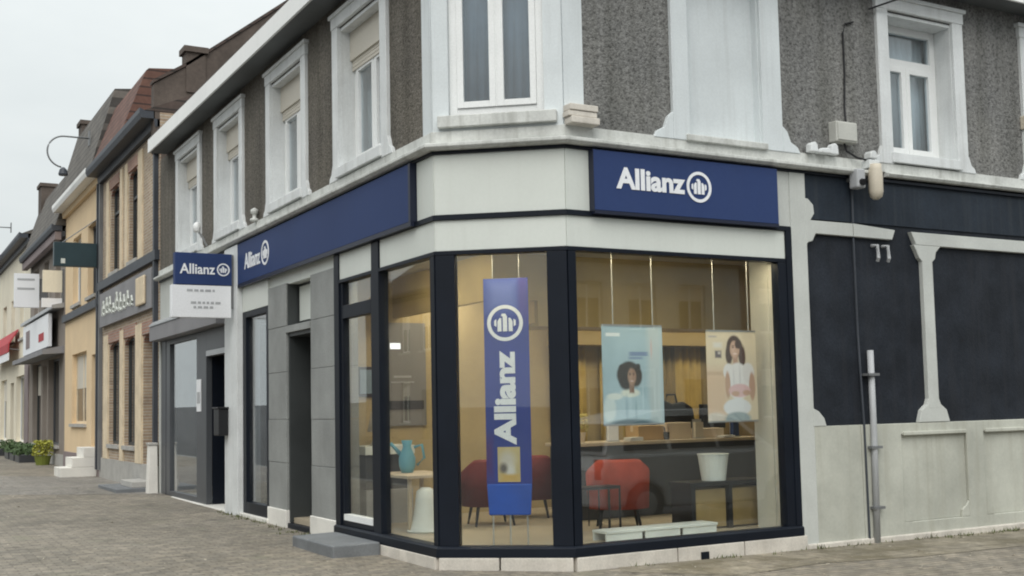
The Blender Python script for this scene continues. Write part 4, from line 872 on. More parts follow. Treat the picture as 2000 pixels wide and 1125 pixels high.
# red tub chairs
def tub_chair(label, loc, rz, mat):
    t = thing('tub_chair', label, 'chair', loc, 'red chairs in the shop', rz)
    n = 18; R0, R1 = 0.36, 0.29; vs = []; fs = []
    for i in range(n + 1):
        a = math.radians(-20 + 220 * i / n); edge = min(i, n - i) / (n / 2); top = 0.62 + 0.20 * min(1, edge * 1.7)
        for (r, z) in ((R0, 0.24), (R0 + 0.02, top - 0.04), (R0 - 0.03, top), (R1, top - 0.05), (R1, 0.40)): vs.append((r * math.cos(a), r * math.sin(a), z))
    for i in range(n):
        for k in range(5): fs.append((i * 5 + k, i * 5 + (k + 1) % 5, (i + 1) * 5 + (k + 1) % 5, (i + 1) * 5 + k))
    fs += [tuple(range(5)), tuple(range(n * 5, n * 5 + 5))[::-1]]
    obj('backrest', Geo().add(vs, fs), mat, t, local=True, smooth=True)
    g = Geo(); g.lathe((0, 0.02, 0.24), [(0.28, 0), (0.295, 0.05), (0.29, 0.17), (0.24, 0.20)], 18); obj('seat', g, mat, t, local=True, smooth=True)
    for x, y in ((-0.22, -0.2), (0.22, -0.2), (-0.22, 0.22), (0.22, 0.22)): obj('leg', Geo().tube([(x * 0.9, y * 0.9, 0.25), (x * 1.1, y * 1.1, 0.0)], [0.022, 0.014], 8), 'black_plastic', t, local=True)
    return t
tub_chair('bright red tub chair standing before the dark reception counter', (2.72, 1.62, 0.17), math.radians(150), 'red_fabric')
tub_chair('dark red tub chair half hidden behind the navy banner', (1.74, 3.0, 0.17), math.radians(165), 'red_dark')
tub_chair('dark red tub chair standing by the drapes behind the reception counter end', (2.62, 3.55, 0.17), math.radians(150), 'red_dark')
# black slatted side rack in front of the red chair
t = thing('magazine_rack', 'low black wire rack standing in front of the bright red tub chair', 'rack', (2.05, 1.05, 0.17))
g = Geo(); g.tube([(-0.30, 0, 0), (-0.30, 0, 0.52), (0.30, 0, 0.52), (0.30, 0, 0)], 0.014); g.tube([(-0.30, 0.22, 0), (-0.30, 0.22, 0.52), (0.30, 0.22, 0.52), (0.30, 0.22, 0)], 0.014); obj('frame', g, 'black_plastic', t, local=True)
for k in range(3): obj('bar', Geo().tube([(-0.12 + 0.14 * k, 0, 0.51), (-0.12 + 0.14 * k, 0, 0.12)], 0.009, 6), 'black_plastic', t, local=True)
lbox('top_shelf', (-0.31, -0.01, 0.525), (0.31, 0.23, 0.545), 'black_plastic', t)
# black side table with a white bin
t = thing('side_table', 'low black side table with open frame carrying a white bin', 'table', (3.72, 0.95, 0.17))
lbox('tabletop', (-0.60, -0.2, 0.50), (0.55, 0.2, 0.545), 'black_plastic', t, 0.004)
for x in (-0.58, -0.04, 0.49): lbox('leg', (x, -0.19, 0), (x + 0.06, 0.19, 0.499), 'black_plastic', t, 0.003)
obj('stretcher', Geo().tube([(0.02, 0, 0.20), (0.25, 0, 0.26), (0.49, 0, 0.28)], 0.015), 'black_plastic', t, local=True)
for a_, b_ in ((-0.51, -0.05), (0.03, 0.48)): lbox('storage_box', (a_, -0.15, 0.02), (b_, 0.15, 0.46), 'wood_dull', t, 0.006)  # ochre blocks stand in for the lit floor showing under the table
t = thing('waste_bin', 'white tapered bin standing on the black side table', 'bin', (3.60, 0.92, 0.717))
g = Geo(); g.lathe((0, 0, 0), [(0.14, 0), (0.18, 0.30), (0.185, 0.305), (0.17, 0.305), (0.13, 0.02)], 20); obj('body', g, 'white_plastic', t, local=True, smooth=False)
obj('rim', Geo().tube([(0.183 * math.cos(a), 0.183 * math.sin(a), 0.305) for a in [2 * math.pi * k / 20 for k in range(20)]], 0.007, 6, True), 'white_plastic', t, local=True)
t = thing('display_bench', 'low white display bench on the floor along the wide window', 'bench', (2.5, 0.62, 0.17))  # solid white boards stand in for a bright reflecting strip of floor
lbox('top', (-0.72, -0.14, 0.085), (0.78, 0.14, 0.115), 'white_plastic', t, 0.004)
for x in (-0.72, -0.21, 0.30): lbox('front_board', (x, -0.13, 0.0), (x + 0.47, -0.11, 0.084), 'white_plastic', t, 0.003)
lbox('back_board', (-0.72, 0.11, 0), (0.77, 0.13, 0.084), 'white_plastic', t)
# things behind the street side panes
t = thing('wall_board', 'tall grey information board with a small lit label inside the street side pane', 'board', (1.25, 4.615, 1.4))
obj('board', Geo().box((0.98, 4.585, 1.40), (1.62, 4.615, 2.80)), 'grey_board', t); obj('lit_label', Geo().box((1.09, 4.575, 2.44), (1.24, 4.584, 2.52)), 'sign_glow', t)
obj('dark_stripe', Geo().box((1.02, 4.577, 1.62), (1.58, 4.584, 1.74)), 'counter_dark', t); obj('printed_line', Geo().box((1.10, 4.580, 1.98), (1.44, 4.5845, 2.00)), 'pvc_grey', t); obj('printed_line', Geo().box((1.14, 4.580, 2.05), (1.40, 4.5845, 2.08)), 'pvc_grey', t)
t = thing('low_table', 'pale low table inside the street side pane carrying a light blue figure', 'table', (0.80, 3.20, 0.17))
obj('tabletop', Geo().box((0.50, 2.75, 0.80), (1.20, 3.80, 0.835)), 'card_pale', t, bevel=0.004)
for x, y in ((0.54, 2.80), (1.12, 2.80), (0.54, 3.72), (1.12, 3.72)): obj('leg', Geo().box((x, y, 0.17), (x + 0.04, y + 0.04, 0.799)), 'counter_top', t)
t = thing('blue_jug', 'light blue jug with a handle on the pale low table', 'jug', (0.80, 3.42, 0.837))
g = Geo(); g.lathe((0.80, 3.42, 0.837), [(0.07, 0), (0.10, 0.08), (0.105, 0.18), (0.075, 0.26), (0.05, 0.32), (0.07, 0.40)], 16); obj('body', g, 'toy_blue', t, smooth=True)
obj('handle', Geo().tube([(0.87, 3.36, 1.15), (0.95, 3.30, 1.18), (0.97, 3.28, 1.02), (0.90, 3.34, 0.93)], 0.018), 'toy_blue', t, smooth=True)
obj('spout', Geo().tube([(0.74, 3.47, 1.06), (0.67, 3.53, 1.16), (0.64, 3.56, 1.20)], [0.03, 0.02, 0.025]), 'toy_blue', t, smooth=True)
t = thing('white_stool', 'white rounded pedestal stool inside the street side pane', 'stool', (0.75, 2.78, 0.17))
g = Geo(); g.lathe((0.75, 2.78, 0.17), [(0.22, 0), (0.20, 0.03), (0.15, 0.2), (0.13, 0.35), (0.11, 0.48), (0.05, 0.52)], 18); obj('pedestal', g, 'white_plastic', t, smooth=True)
obj('foot_ring', Geo().tube([(0.75 + 0.22 * math.cos(a), 2.78 + 0.22 * math.sin(a), 0.185) for a in [2 * math.pi * k / 20 for k in range(20)]], 0.012, 6, True), 'white_plastic', t)
t = thing('wall_screen', 'small blue lit screen on the wall behind the glazed door', 'screen', (0.74, 4.61, 1.8))
obj('bezel', Geo().box((0.62, 4.585, 1.80), (0.90, 4.615, 2.20)), 'black_plastic', t, bevel=0.006)
print_mat('screen_print', (0.18, 0.26, 0.34), []); obj('display', Geo().box((0.65, 4.578, 1.84), (0.87, 4.584, 2.16)), 'screen_print', t)  # display blue is base colour only, no emission
t = thing('sideboard', 'white sideboard with a dark gap behind the glazed door', 'cabinet', (0.85, 4.2, 0.17))
obj('top', Geo().box((0.46, 3.95, 1.05), (1.15, 4.55, 1.16)), 'white_plastic', t, bevel=0.005); obj('body', Geo().box((0.48, 3.98, 0.17), (1.13, 4.55, 0.60)), 'pvc_grey', t); obj('recess', Geo().box((0.50, 4.05, 0.60), (1.11, 4.55, 1.05)), 'counter_dark', t)
t = thing('table_lamp', 'cream table lamp on the white sideboard behind the glazed door', 'lamp', (0.74, 4.25, 1.162))
g = Geo(); g.lathe((0.74, 4.25, 1.162), [(0.09, 0), (0.06, 0.06), (0.03, 0.12), (0.025, 0.2)], 12); obj('base', g, 'lamp_cream', t, smooth=True)
g = Geo(); g.lathe((0.74, 4.25, 1.34), [(0.12, 0), (0.07, 0.26), (0.06, 0.26), (0.10, 0.01)], 16); obj('shade', g, 'lamp_cream', t, smooth=True)
t = thing('bucket_chair', 'brown chair inside the narrow shop window between pier and pilaster', 'chair', (1.3, 7.6, 0.17))
lbox('seat', (-0.25, -0.25, 0.42), (0.25, 0.25, 0.48), 'card', t, 0.01); lbox('back', (-0.25, 0.2, 0.50), (0.25, 0.25, 0.95), 'card', t, 0.01)
for x, y in ((-0.22, -0.22), (0.18, -0.22), (-0.22, 0.2), (0.18, 0.2)): lbox('leg', (x, y, 0), (x + 0.04, y + 0.04, 0.419), 'black_plastic', t)

# ------------------------------------------------------------------ houses along the street
def house(name, label, F, u0, u1, eave, depth, wallm, roofm, openings, roof, gutterm='gutter_dark', base=None, band=None, group='terraced houses along the street'):
    """openings: (kind, u0, u1, z0, z1, options). roof: (d, z) profile points rising from the eave to the ridge."""
    um = (u0 + u1) / 2; zb = zg(*F.p(um, 0, 0)[:2])
    t = thing(name, label, 'house', F.p(um, 0, zb), group)
    g = Geo(); wall_grid(g, F, u0, u1, -0.4, eave, -0.35, 0.0, [o_[1:5] for o_ in openings])
    g.fbox(F, u0, u1, -0.4, eave, -depth, -0.352); obj('wall', g, wallm, t)
    for kind, a, b, z0, z1, op in openings:
        d = -op.get('rec', 0.16); fw = 0.07; fm = op.get('frame', 'upvc')
        g = Geo(); g.fbox(F, a, a + fw, z0, z1, d - 0.06, d); g.fbox(F, b - fw, b, z0, z1, d - 0.06, d)
        g.fbox(F, a + fw, b - fw, z0, z0 + fw, d - 0.06, d); g.fbox(F, a + fw, b - fw, z1 - fw, z1, d - 0.06, d)
        if op.get('mull', True) and b - a > 0.7: g.fbox(F, (a + b) / 2 - 0.03, (a + b) / 2 + 0.03, z0 + fw, z1 - fw, d - 0.06, d)
        if op.get('bar'): zz = z0 + (z1 - z0) * op['bar']; g.fbox(F, a + fw, b - fw, zz - 0.03, zz + 0.03, d - 0.055, d + 0.004)
        wn = obj('door' if kind == 'd' else 'window', g, fm, t)
        fb('panel' if kind == 'd' else 'pane', F, a + fw - 0.01, b - fw + 0.01, z0 + fw - 0.01, z1 - fw + 0.01, d - 0.05, d - 0.03, op.get('fill', 'dark_glass'), wn)
        if op.get('blind'): fb('blind', F, a + fw, b - fw, z1 - (z1 - z0) * op['blind'], z1 - fw, d - 0.029, d - 0.015, op.get('blindm', 'shutter_cream'), wn)
        if kind == 'd': fb('handle', F, a + 0.12, a + 0.15, z0 + 0.95, z0 + 1.15, d - 0.03, d + 0.03, 'light_alu', wn)
        if kind == 'w' and op.get('sill', True): fb('sill', F, a - 0.06, b + 0.06, z0 - 0.09, z0 - 0.002, -0.1, 0.07, op.get('sillm', 'concrete'), wn)
        if op.get('arch'):
            n_ = 8; pts = [(a + (b - a) * (0.5 - 0.5 * math.cos(math.pi * k / n_)), z1 - 0.002 - 0.16 * (1 - math.sin(math.pi * k / n_))) for k in range(n_ + 1)]
            fb('lintel', F, a - 0.10, b + 0.10, z1 + 0.002, z1 + 0.26, -0.1, 0.03, op['arch'], wn)
            g = Geo(); g.prism(F, [(a, z1 - 0.002)] + pts[:5] + [((a + b) / 2, z1 - 0.001)], d + 0.005, -0.002); g.prism(F, [(b, z1 - 0.002)] + pts[:3:-1] + [((a + b) / 2, z1 - 0.001)], d + 0.005, -0.002)
            obj('arch_spandrel', g, op['arch'], wn)
    rp_ = [(0.30, eave + 0.02)] + roof
    back = -depth; poly = rp_ + [(back, eave + 0.02)]
    g = Geo().across(F, poly, u0, u1); rf = obj('roof', g, roofm, t)
    g = Geo().across(F, [(0.10, eave - 0.14), (0.36, eave - 0.14), (0.40, eave - 0.04), (0.40, eave + 0.06), (0.30, eave + 0.015), (0.10, eave + 0.015)], u0 + 0.01, u1 - 0.01); obj('gutter', g, gutterm, t)
    g = Geo().across(F, [(0.001, eave - 0.30), (0.10, eave - 0.30), (0.12, eave - 0.142), (0.001, eave - 0.142)], u0, u1); obj('cornice', g, gutterm if gutterm != 'fascia_board' else wallm, t)
    if base: fb('plinth', F, u0 + 0.003, u1 - 0.003, -0.3, base[0], -0.1, 0.03, base[1], t)
    if band: fb('string_course', F, u0 + 0.003, u1 - 0.003, band[0], band[1], -0.1, 0.10, band[2], t)
    return t, rf
def chimney(rf, x0, x1, y0, y1, z0, z1, mat='gable_grey'):
    g = Geo(); g.box((x0, y0, z0), (x1, y1, z1 - 0.12)); g.box((x0 - 0.05, y0 - 0.05, z1 - 0.12), (x1 + 0.05, y1 + 0.05, z1))
    return obj('chimney', g, mat, rf)
# brown brick house
ob = dict(frame='dark_door', mull=False, bar=0.7, arch='brick_red', rec=0.07, blind=0.02)
H1 = [('w', 15.72, 16.62, 5.02, 7.05, ob), ('w', 17.85, 18.85, 5.02, 7.05, ob),
      ('w', 17.62, 18.95, 0.95, 3.35, dict(frame='dark_door', arch='brick_red', rec=0.08)), ('w', 15.90, 17.10, 0.95, 3.35, dict(frame='dark_door', arch='brick_red', rec=0.08)),
      ('d', 14.25, 15.10, 0.25, 3.30, dict(frame='dark_door', fill='dark_door', mull=False, arch='brick_red', rec=0.25))]
h1, rf1 = house('brick_house', 'brown brick house with arched windows and pale brick piers next to the corner building', LF, 13.60, 20.15, 7.72, 8.0, 'brick_brown', 'roof_brown', H1, [(-4.0, 9.6)], base=(0.6, 'concrete'), band=(4.72, 4.92, 'gutter_dark'))
for a, b in ((15.15, 15.60), (16.75, 17.05), (17.35, 17.62), (19.0, 19.35)): fb('pale_pier', LF, a, b, 4.93, 7.30, 0.001, 0.035, 'pale_brick', h1)
for a, b in ((15.15, 15.80), (17.15, 17.55), (19.03, 19.6)): fb('pale_pier', LF, a, b, 0.6, 3.55, 0.001, 0.04, 'pale_brick', h1)
fb('gable_parapet', Frame((0, 13.6, 0), (1, 0, 0), (0, -1, 0)), -0.05, 0.0, 7.0, 7.6, -0.3, 0.0, 'gable_grey', h1)
GP = Frame((0, 13.61, 0), (1, 0, 0), (0, -1, 0))
obj('gable_wall', Geo().prism(GP, [(-0.12, 6.9), (-0.12, 8.30), (0.60, 8.78), (1.25, 9.28), (2.7, 10.42), (4.4, 11.6), (6.0, 10.4), (8.0, 9.0), (8.0, 6.9)], -0.25, 0.0), 'gable_grey', h1)
obj('gable_coping', Geo().prism(GP, [(-0.14, 8.31), (-0.14, 8.38), (0.60, 8.86), (1.25, 9.36), (2.7, 10.50), (4.4, 11.68), (4.4, 11.61), (2.7, 10.43), (1.25, 9.29), (0.60, 8.79)], -0.28, 0.03), 'roof_brown', h1)
g = Geo().across(LF, [(0.30, 7.76), (-0.30, 9.38), (-0.36, 9.44), (-4.0, 9.8), (-4.0, 7.76)], 16.4, 20.14); obj('mansard_slope', g, 'roof_red', rf1)
chimney(rf1, 0.52, 0.92, 13.58, 13.95, 8.2, 9.16)
fb('downpipe', LF, 19.95, 20.05, 0.3, 7.4, 0.002, 0.09, 'zinc', h1)
fb('downpipe', LF, 13.72, 13.84, 0.3, 7.4, 0.002, 0.09, 'gutter_dark', h1)
t = thing('shop_sign', 'grey signboard with blurred white lettering on the brown brick house', 'sign', LF.p(16.8, 0, 3.7))
fb('board', LF, 13.9, 19.8, 3.78, 4.60, 0.04, 0.10, 'grey_shop', t)
g = Geo(); rnd = random.Random(5)
for k in range(9):
    u = 19.3 - 0.42 * k; h_ = rnd.uniform(0.2, 0.42); z_ = 4.0 + rnd.uniform(-0.03, 0.05)
    g.tube([LF.p(u, 0.115, z_), LF.p(u - 0.06, 0.115, z_ + h_ * 0.6), LF.p(u - 0.16, 0.115, z_ + h_), LF.p(u - 0.22, 0.115, z_ + h_ * 0.5), LF.p(u - 0.13, 0.115, z_ + h_ * 0.2), LF.p(u - 0.28, 0.115, z_)], 0.028, 5)
obj('lettering', g, 'panel_cream', t); fb('ornament', LF, 14.4, 15.2, 3.9, 4.5, 0.101, 0.16, 'pale_brick', t, 0.05)
t = thing('front_step', 'grey stone step at the door of the brown brick house', 'step', (-0.4, 14.9, zg(0, 14.9)))
obj('lower_tread', Geo().box((-0.75, 14.0, -0.1), (-0.032, 16.0, 0.17)), 'stone_step', t, bevel=0.015); obj('upper_tread', Geo().box((-0.42, 14.1, 0.172), (-0.032, 15.3, 0.29)), 'concrete', t, bevel=0.01)
# beige house
obf = dict(frame='upvc', blind=0.35, rec=0.14)
H2 = [('w', 22.30, 24.75, 1.42, 3.36, dict(frame='pale_brick', fill='dark_glass', blind=0.5, rec=0.12)), ('d', 20.55, 21.5, 0.85, 3.2, dict(frame='dark_door', fill='dark_door', mull=False)),
      ('w', 23.3, 24.7, 4.75, 6.65, obf), ('w', 20.9, 22.2, 4.75, 6.65, dict(frame='grey_alu', rec=0.14))]
h2, rf2 = house('beige_house', 'beige rendered house with white gutter and dark string course', LF, 20.16, 26.10, 7.76, 8.0, 'beige_render', 'roof_slate', H2, [(-0.30, 9.92), (-4.5, 10.4)], gutterm='fascia_board', base=(0.62, 'mauve_render'), band=(4.36, 4.56, 'gutter_dark'))
chimney(rf2, 0.3, 0.7, 25.3, 25.9, 8.5, 10.3, 'gable_grey')
fb('downpipe', LF, 20.25, 20.36, 0.3, 7.5, 0.002, 0.10, 'gutter_dark', h2)
t = thing('entrance_steps', 'short flight of whitewashed steps in front of the beige house', 'steps', (-0.6, 21.2, zg(0, 21.2)))
for k in range(3): obj('step', Geo().box((-0.88 + 0.27 * k, 20.5, 0.0 if k == 0 else 0.12 + 0.24 * k), (-0.032, 21.6, 0.12 + 0.24 * (k + 1) - 0.002)), 'white_step', t, bevel=0.01)
# taupe house with a shop
H3 = [('w', 27.2, 29.6, 0.75, 3.45, dict(frame='grey_alu', fill='dark_glass')), ('w', 31.4, 33.6, 0.75, 3.45, dict(frame='dark_door', blind=0.4)), ('d', 29.9, 31.0, 0.15, 3.3, dict(frame='upvc', fill='pvc_grey', mull=False)),
      ('w', 27.0, 28.2, 5.0, 6.7, dict(blind=0.5)), ('w', 29.6, 30.8, 5.0, 6.7, obf), ('w', 32.2, 33.4, 5.0, 6.7, obf)]
h3, rf3 = house('taupe_house', 'brown rendered house with a white shop sign and grey canopy', LF, 26.11, 34.4, 7.25, 8.0, 'taupe_render', 'roof_slate', H3, [(-0.35, 9.3), (-4.5, 9.9)], base=(0.5, 'concrete'))
chimney(rf3, 0.2, 0.7, 33.4, 34.2, 8.0, 9.9)
fb('eaves_board', LF, 26.15, 34.35, 6.85, 7.09, 0.121, 0.30, 'mauve_render', h3)
g = Geo().across(LF, [(0.0, 3.50), (0.6, 3.46), (0.6, 3.60), (0.0, 3.72)], 26.3, 34.2); obj('shop_canopy', g, 'grey_shop', h3)
g = Geo().across(LF, [(0.0, 4.85), (0.35, 4.82), (0.35, 4.92), (0.0, 5.0)], 26.3, 34.2); obj('flashing', g, 'light_alu', h3)
t = thing('shop_sign', 'white signboard with a faint picture over the shop of the brown rendered house', 'sign', LF.p(30.5, 0, 3.75))
fb('board', LF, 27.4, 33.8, 3.76, 4.76, 0.20, 0.30, 'sign_white', t); fb('picture', LF, 31.9, 32.9, 3.95, 4.55, 0.301, 0.31, 'mauve_render', t); fb('red_mark', LF, 28.4, 29.6, 4.0, 4.25, 0.301, 0.31, 'awning_red', t)
# cream houses further on
H4 = [('w', 36.0, 38.6, 0.7, 3.2, dict(frame='upvc')), ('d', 39.4, 40.6, 0.2, 3.0, dict(frame='dark_door', fill='dark_door', mull=False)), ('w', 42.0, 44.4, 0.7, 3.2, obf),
      ('w', 36.2, 37.6, 4.6, 6.3, obf), ('w', 39.2, 40.6, 4.6, 6.3, obf), ('w', 42.4, 43.8, 4.6, 6.3, obf)]
h4, rf4 = house('cream_house', 'cream rendered house with dark overhanging eaves beyond the brown rendered house', LF, 34.41, 45.6, 8.2, 8.0, 'cream_render', 'roof_slate', H4, [(-4.5, 10.4)], base=(0.5, 'taupe_render'))
H5 = [('w', 47.0, 49.4, 0.7, 3.2, obf), ('d', 50.4, 51.6, 0.2, 3.0, dict(frame='dark_door', fill='dark_door', mull=False)), ('w', 47.2, 48.6, 4.4, 6.2, obf), ('w', 51.0, 52.4, 4.4, 6.2, obf)]
house('cream_house', 'pale rendered house at the far end of the row', LF, 45.61, 56, 7.0, 8.0, 'white_paint', 'roof_red', H5, [(-1.2, 8.6), (-4.5, 9.6)])
fb('signage_pier', LF, 34.45, 35.6, 0.3, 4.6, 0.005, 0.05, 'mauve_render', h4)
t = thing('box_sign', 'white box sign with grey lines projecting from the brown rendered house', 'sign', (-0.1, 30.0, 5.1))
PB = Frame((0, 30.0, 0), (1, 0, 0), (0, -1, 0)); fb('box', PB, -1.0, -0.26, 5.15, 6.24, -0.1, 0.1, 'sign_white', t)
for z in (6.02, 5.72): fb('printed_line', PB, -0.92, -0.4, z, z + 0.06, 0.101, 0.108, 'pvc_grey', t)
fb('bracket', PB, -0.26, 0.0, 5.4, 6.1, -0.03, 0.03, 'zinc', t)
t = thing('shop_awning', 'red fabric awning over the shopfront of the cream rendered house', 'awning', LF.p(40, 0, 3.3))
g = Geo().across(LF, [(0.052, 5.0), (0.40, 4.45), (0.42, 4.1), (0.38, 4.1), (0.36, 4.42), (0.052, 4.92)], 37.6, 44.8); obj('canvas', g, 'awning_red', t)
g = Geo(); g.tube([LF.p(37.7, 0.0, 4.2), LF.p(37.7, 0.39, 4.25)], 0.02); g.tube([LF.p(44.7, 0.0, 4.2), LF.p(44.7, 0.39, 4.25)], 0.02); obj('arm', g, 'zinc', t)
fb('valance', LF, 37.6, 44.8, 3.8, 4.095, 0.37, 0.40, 'sign_white', t)
# dark green projecting sign on the beige house
PG = Frame((0, 20.3, 0), (1, 0, 0), (0, -1, 0))
t = thing('projecting_sign', 'dark green box sign projecting from the beige house on a wall bracket', 'sign', (-0.1, 20.3, 5.4))
fb('box', PG, -1.11, -0.10, 5.33, 5.93, -0.09, 0.09, 'green_sign', t, 0.01); fb('bracket', PG, -0.10, 0.0, 5.5, 5.9, -0.03, 0.03, 'zinc', t)
obj('stay_rod', Geo().tube([(-0.1, 20.3, 6.55), (-0.9, 20.3, 5.935)], 0.012), 'zinc', t); fb('pale_mark', PG, -0.95, -0.85, 5.40, 5.52, 0.091, 0.095, 'panel_cream', t)
t = thing('projecting_sign', 'small white and cream sign projecting beside the beige house', 'sign', (-0.1, 26.4, 5.0))
PW = Frame((0, 26.4, 0), (1, 0, 0), (0, -1, 0)); fb('box', PW, -0.62, -0.06, 4.85, 5.12, -0.06, 0.06, 'sign_white', t); fb('panel', PW, -0.6, -0.06, 5.3, 5.95, -0.05, 0.05, 'cream_render', t); fb('bracket', PW, -0.06, 0.0, 4.9, 6.0, -0.03, 0.03, 'zinc', t)
# curved street lamp brackets fixed to the facades
def arc_lamp(label, y, z, r, x0):
    t = thing('street_lamp', label, 'street lamp', (0.0, y, z + r), 'street lamps on curved wall brackets')
    pts = [(0.0, y, z + r)] + [(x0 - r * math.sin(a), y, z + r * math.cos(a)) for a in [math.radians(q) for q in range(0, 171, 10)]]
    obj('curved_arm', Geo().tube(pts, 0.022, 8), 'zinc', t, smooth=True)
    e = pts[-1]; obj('lamp_head', Geo().lathe((e[0] + 0.05, y, e[2] - 0.22), [(0.11, 0), (0.125, 0.04), (0.09, 0.16), (0.03, 0.22)], 12), 'gutter_dark', t)
    fb('wall_plate', Frame((0, y, 0), (1, 0, 0), (0, -1, 0)), -0.03, 0.0, z + r - 0.2, z + r + 0.2, -0.1, 0.1, 'zinc', t)
arc_lamp('street lamp on a large curved arm fixed above the beige house gutter', 22.0, 8.58, 0.42, -0.64)
arc_lamp('street lamp on a curved arm fixed to the far cream rendered house', 41.0, 8.9, 0.5, -0.5)
# things at the foot of the houses
t = thing('bollard', 'short pale concrete post at the corner of the brown brick house', 'post', (-0.14, 13.62, zg(0, 13.6)))
g = Geo(); g.hexa([(-0.24, 13.50, 0.0), (-0.045, 13.50, 0.0), (-0.045, 13.74, 0.0), (-0.24, 13.74, 0.0), (-0.21, 13.52, 1.02), (-0.055, 13.52, 1.02), (-0.055, 13.72, 1.02), (-0.21, 13.72, 1.02)]); obj('shaft', g, 'white_step', t, bevel=0.01)
obj('cap', Geo().box((-0.23, 13.50, 1.022), (-0.05, 13.74, 1.07)), 'concrete', t, bevel=0.01)
leafy('potted_shrub', 'yellow green shrub in an olive pot in front of the brown rendered house', 'plant', (-0.36, 27.9, zg(0, 27.9)), 420, 0.30, 0.46, 0.25, 0.28, 'green_bin', 'leaf_lime', 0.06)
for k, (y, lb) in enumerate([(30.6, 'dark leafy plant in a trough beside the yellow container'), (32.2, 'dark leafy plant in a trough in the middle of the planted row'), (33.8, 'dark leafy plant in a trough at the end of the planted row'), (37.2, 'dark leafy plant in a trough before the cream rendered house')]):
    t = thing('planter', lb, 'planter', (-0.5, y, zg(0, y)), 'planters along the house fronts')
    zb = zg(-0.5, y); obj('trough', Geo().box((-0.8, y - 0.6, zb - 0.02), (-0.25, y + 0.6, zb + 0.25)), 'counter_dark', t, bevel=0.02)
    g = Geo(); rnd = random.Random(k)
    for q in range(220):
        c = Vector((-0.52 + rnd.uniform(-0.33, 0.3), y + rnd.uniform(-0.65, 0.65), zb + 0.25 + 0.32 * rnd.random() ** 1.5)); s = rnd.uniform(0.04, 0.09)
        u_ = Vector((rnd.uniform(-1, 1), rnd.uniform(-1, 1), rnd.uniform(-0.2, 1))).normalized(); v_ = u_.orthogonal().normalized()
        g.add([c - u_ * s, c + v_ * s * 0.5, c + u_ * s, c - v_ * s * 0.5], [(0, 1, 2, 3)])
    obj('foliage', g, 'leaf_green', t)

# ------------------------------------------------------------------ houses across the streets (seen only as reflections in the panes)
OF = Frame((-17, 0, 0), (0, 1, 0), (1, 0, 0)); OG = Frame((0, -24, 0), (1, 0, 0), (0, 1, 0))
def simple_openings(u0, u1, e):
    r = []; k = 0; u = u0 + 0.9
    while u + 1.3 < u1 - 0.4:
        r.append(('w', u, u + 1.2, 4.3, 6.0, obf))
        r.append(('w', u, u + 1.2, 1.0, 2.9, obf) if k % 3 != 1 else ('d', u + 0.1, u + 1.1, 0.15, 2.5, dict(frame='dark_door', fill='dark_door', mull=False)))
        u += 2.3; k += 1
    return r
for (F, u0, u1, e, wm, lb) in ((OF, -6, 4, 6.8, 'taupe_render', 'brown rendered house across the main street from the corner building'), (OF, 4.01, 15, 7.1, 'brick_brown', 'brown brick house across the main street from the dark shopfront'),
                               (OF, 15.01, 27, 6.7, 'cream_render', 'cream house across the main street from the beige house'), (OF, 27.01, 45, 7.0, 'mauve_render', 'mauve house across the main street from the brown shop'),
                               (OG, 0, 11, 6.6, 'brick_far', 'red brick house across the side street from the wide window'), (OG, 11.01, 24, 7.0, 'render_grey', 'grey rendered house across the side street from the navy wall'), (OG, 24.01, 38, 6.6, 'brick_far', 'red brick house further down across the side street')):
    house('opposite_house', lb, F, u0, u1, e, 7.0, wm, 'roof_brown', simple_openings(u0, u1, e), [(-3.5, e + 2.6)], group='houses across the streets')

# ------------------------------------------------------------------ weeds in the joints along the walls and litter on the pavement
rnd = random.Random(11); g = Geo()
def tuft(x, y, n, h):
    for q in range(n):
        a = rnd.uniform(0, 6.28); px, py = x + rnd.gauss(0, 0.03), y + rnd.gauss(0, 0.03); z = zg(px, py); l_ = h * rnd.uniform(0.4, 1.2); wd = 0.008
        dx, dy = math.cos(a), math.sin(a)
        g.add([(px - dy * wd, py + dx * wd, z), (px + dy * wd, py - dx * wd, z), (px + dx * l_ * 0.6, py + dy * l_ * 0.6, z + l_)], [(0, 1, 2)])
for k in range(70): tuft(rnd.uniform(4.1, 10.5), -0.06 - abs(rnd.gauss(0, 0.06)), rnd.randint(3, 9), rnd.uniform(0.02, 0.07))
for k in range(46): tuft(-0.07 - abs(rnd.gauss(0, 0.10)), rnd.uniform(3.8, 8.6), rnd.randint(3, 9), rnd.uniform(0.02, 0.06))
for k in range(20): tuft(rnd.uniform(1.2, 4.1), -0.09 - abs(rnd.gauss(0, 0.04)), rnd.randint(2, 6), rnd.uniform(0.02, 0.05))
tag(obj('weeds', g, 'weed'), 'sparse low weeds growing in the joint along the foot of the walls', 'weeds', kind='stuff')
g = Geo()
for k in range(330):
    if k % 3: x, y = rnd.uniform(-4.0, -0.1), rnd.uniform(1.0, 22)
    else: x, y = rnd.uniform(0.5, 9), rnd.uniform(-2.6, -0.1)
    a = rnd.uniform(0, 6.28); s_ = rnd.uniform(0.010, 0.032); z = zg(x, y) + 0.006
    g.add([(x + s_ * math.cos(a + q), y + s_ * 0.7 * math.sin(a + q), z + rnd.uniform(0, 0.012)) for q in (0, 1.3, 2.9, 4.4)], [(0, 1, 2, 3)])
tag(obj('leaf_litter', g, 'litter'), 'scattered dry leaf fragments and grit lying on the pavement', 'litter', kind='stuff')

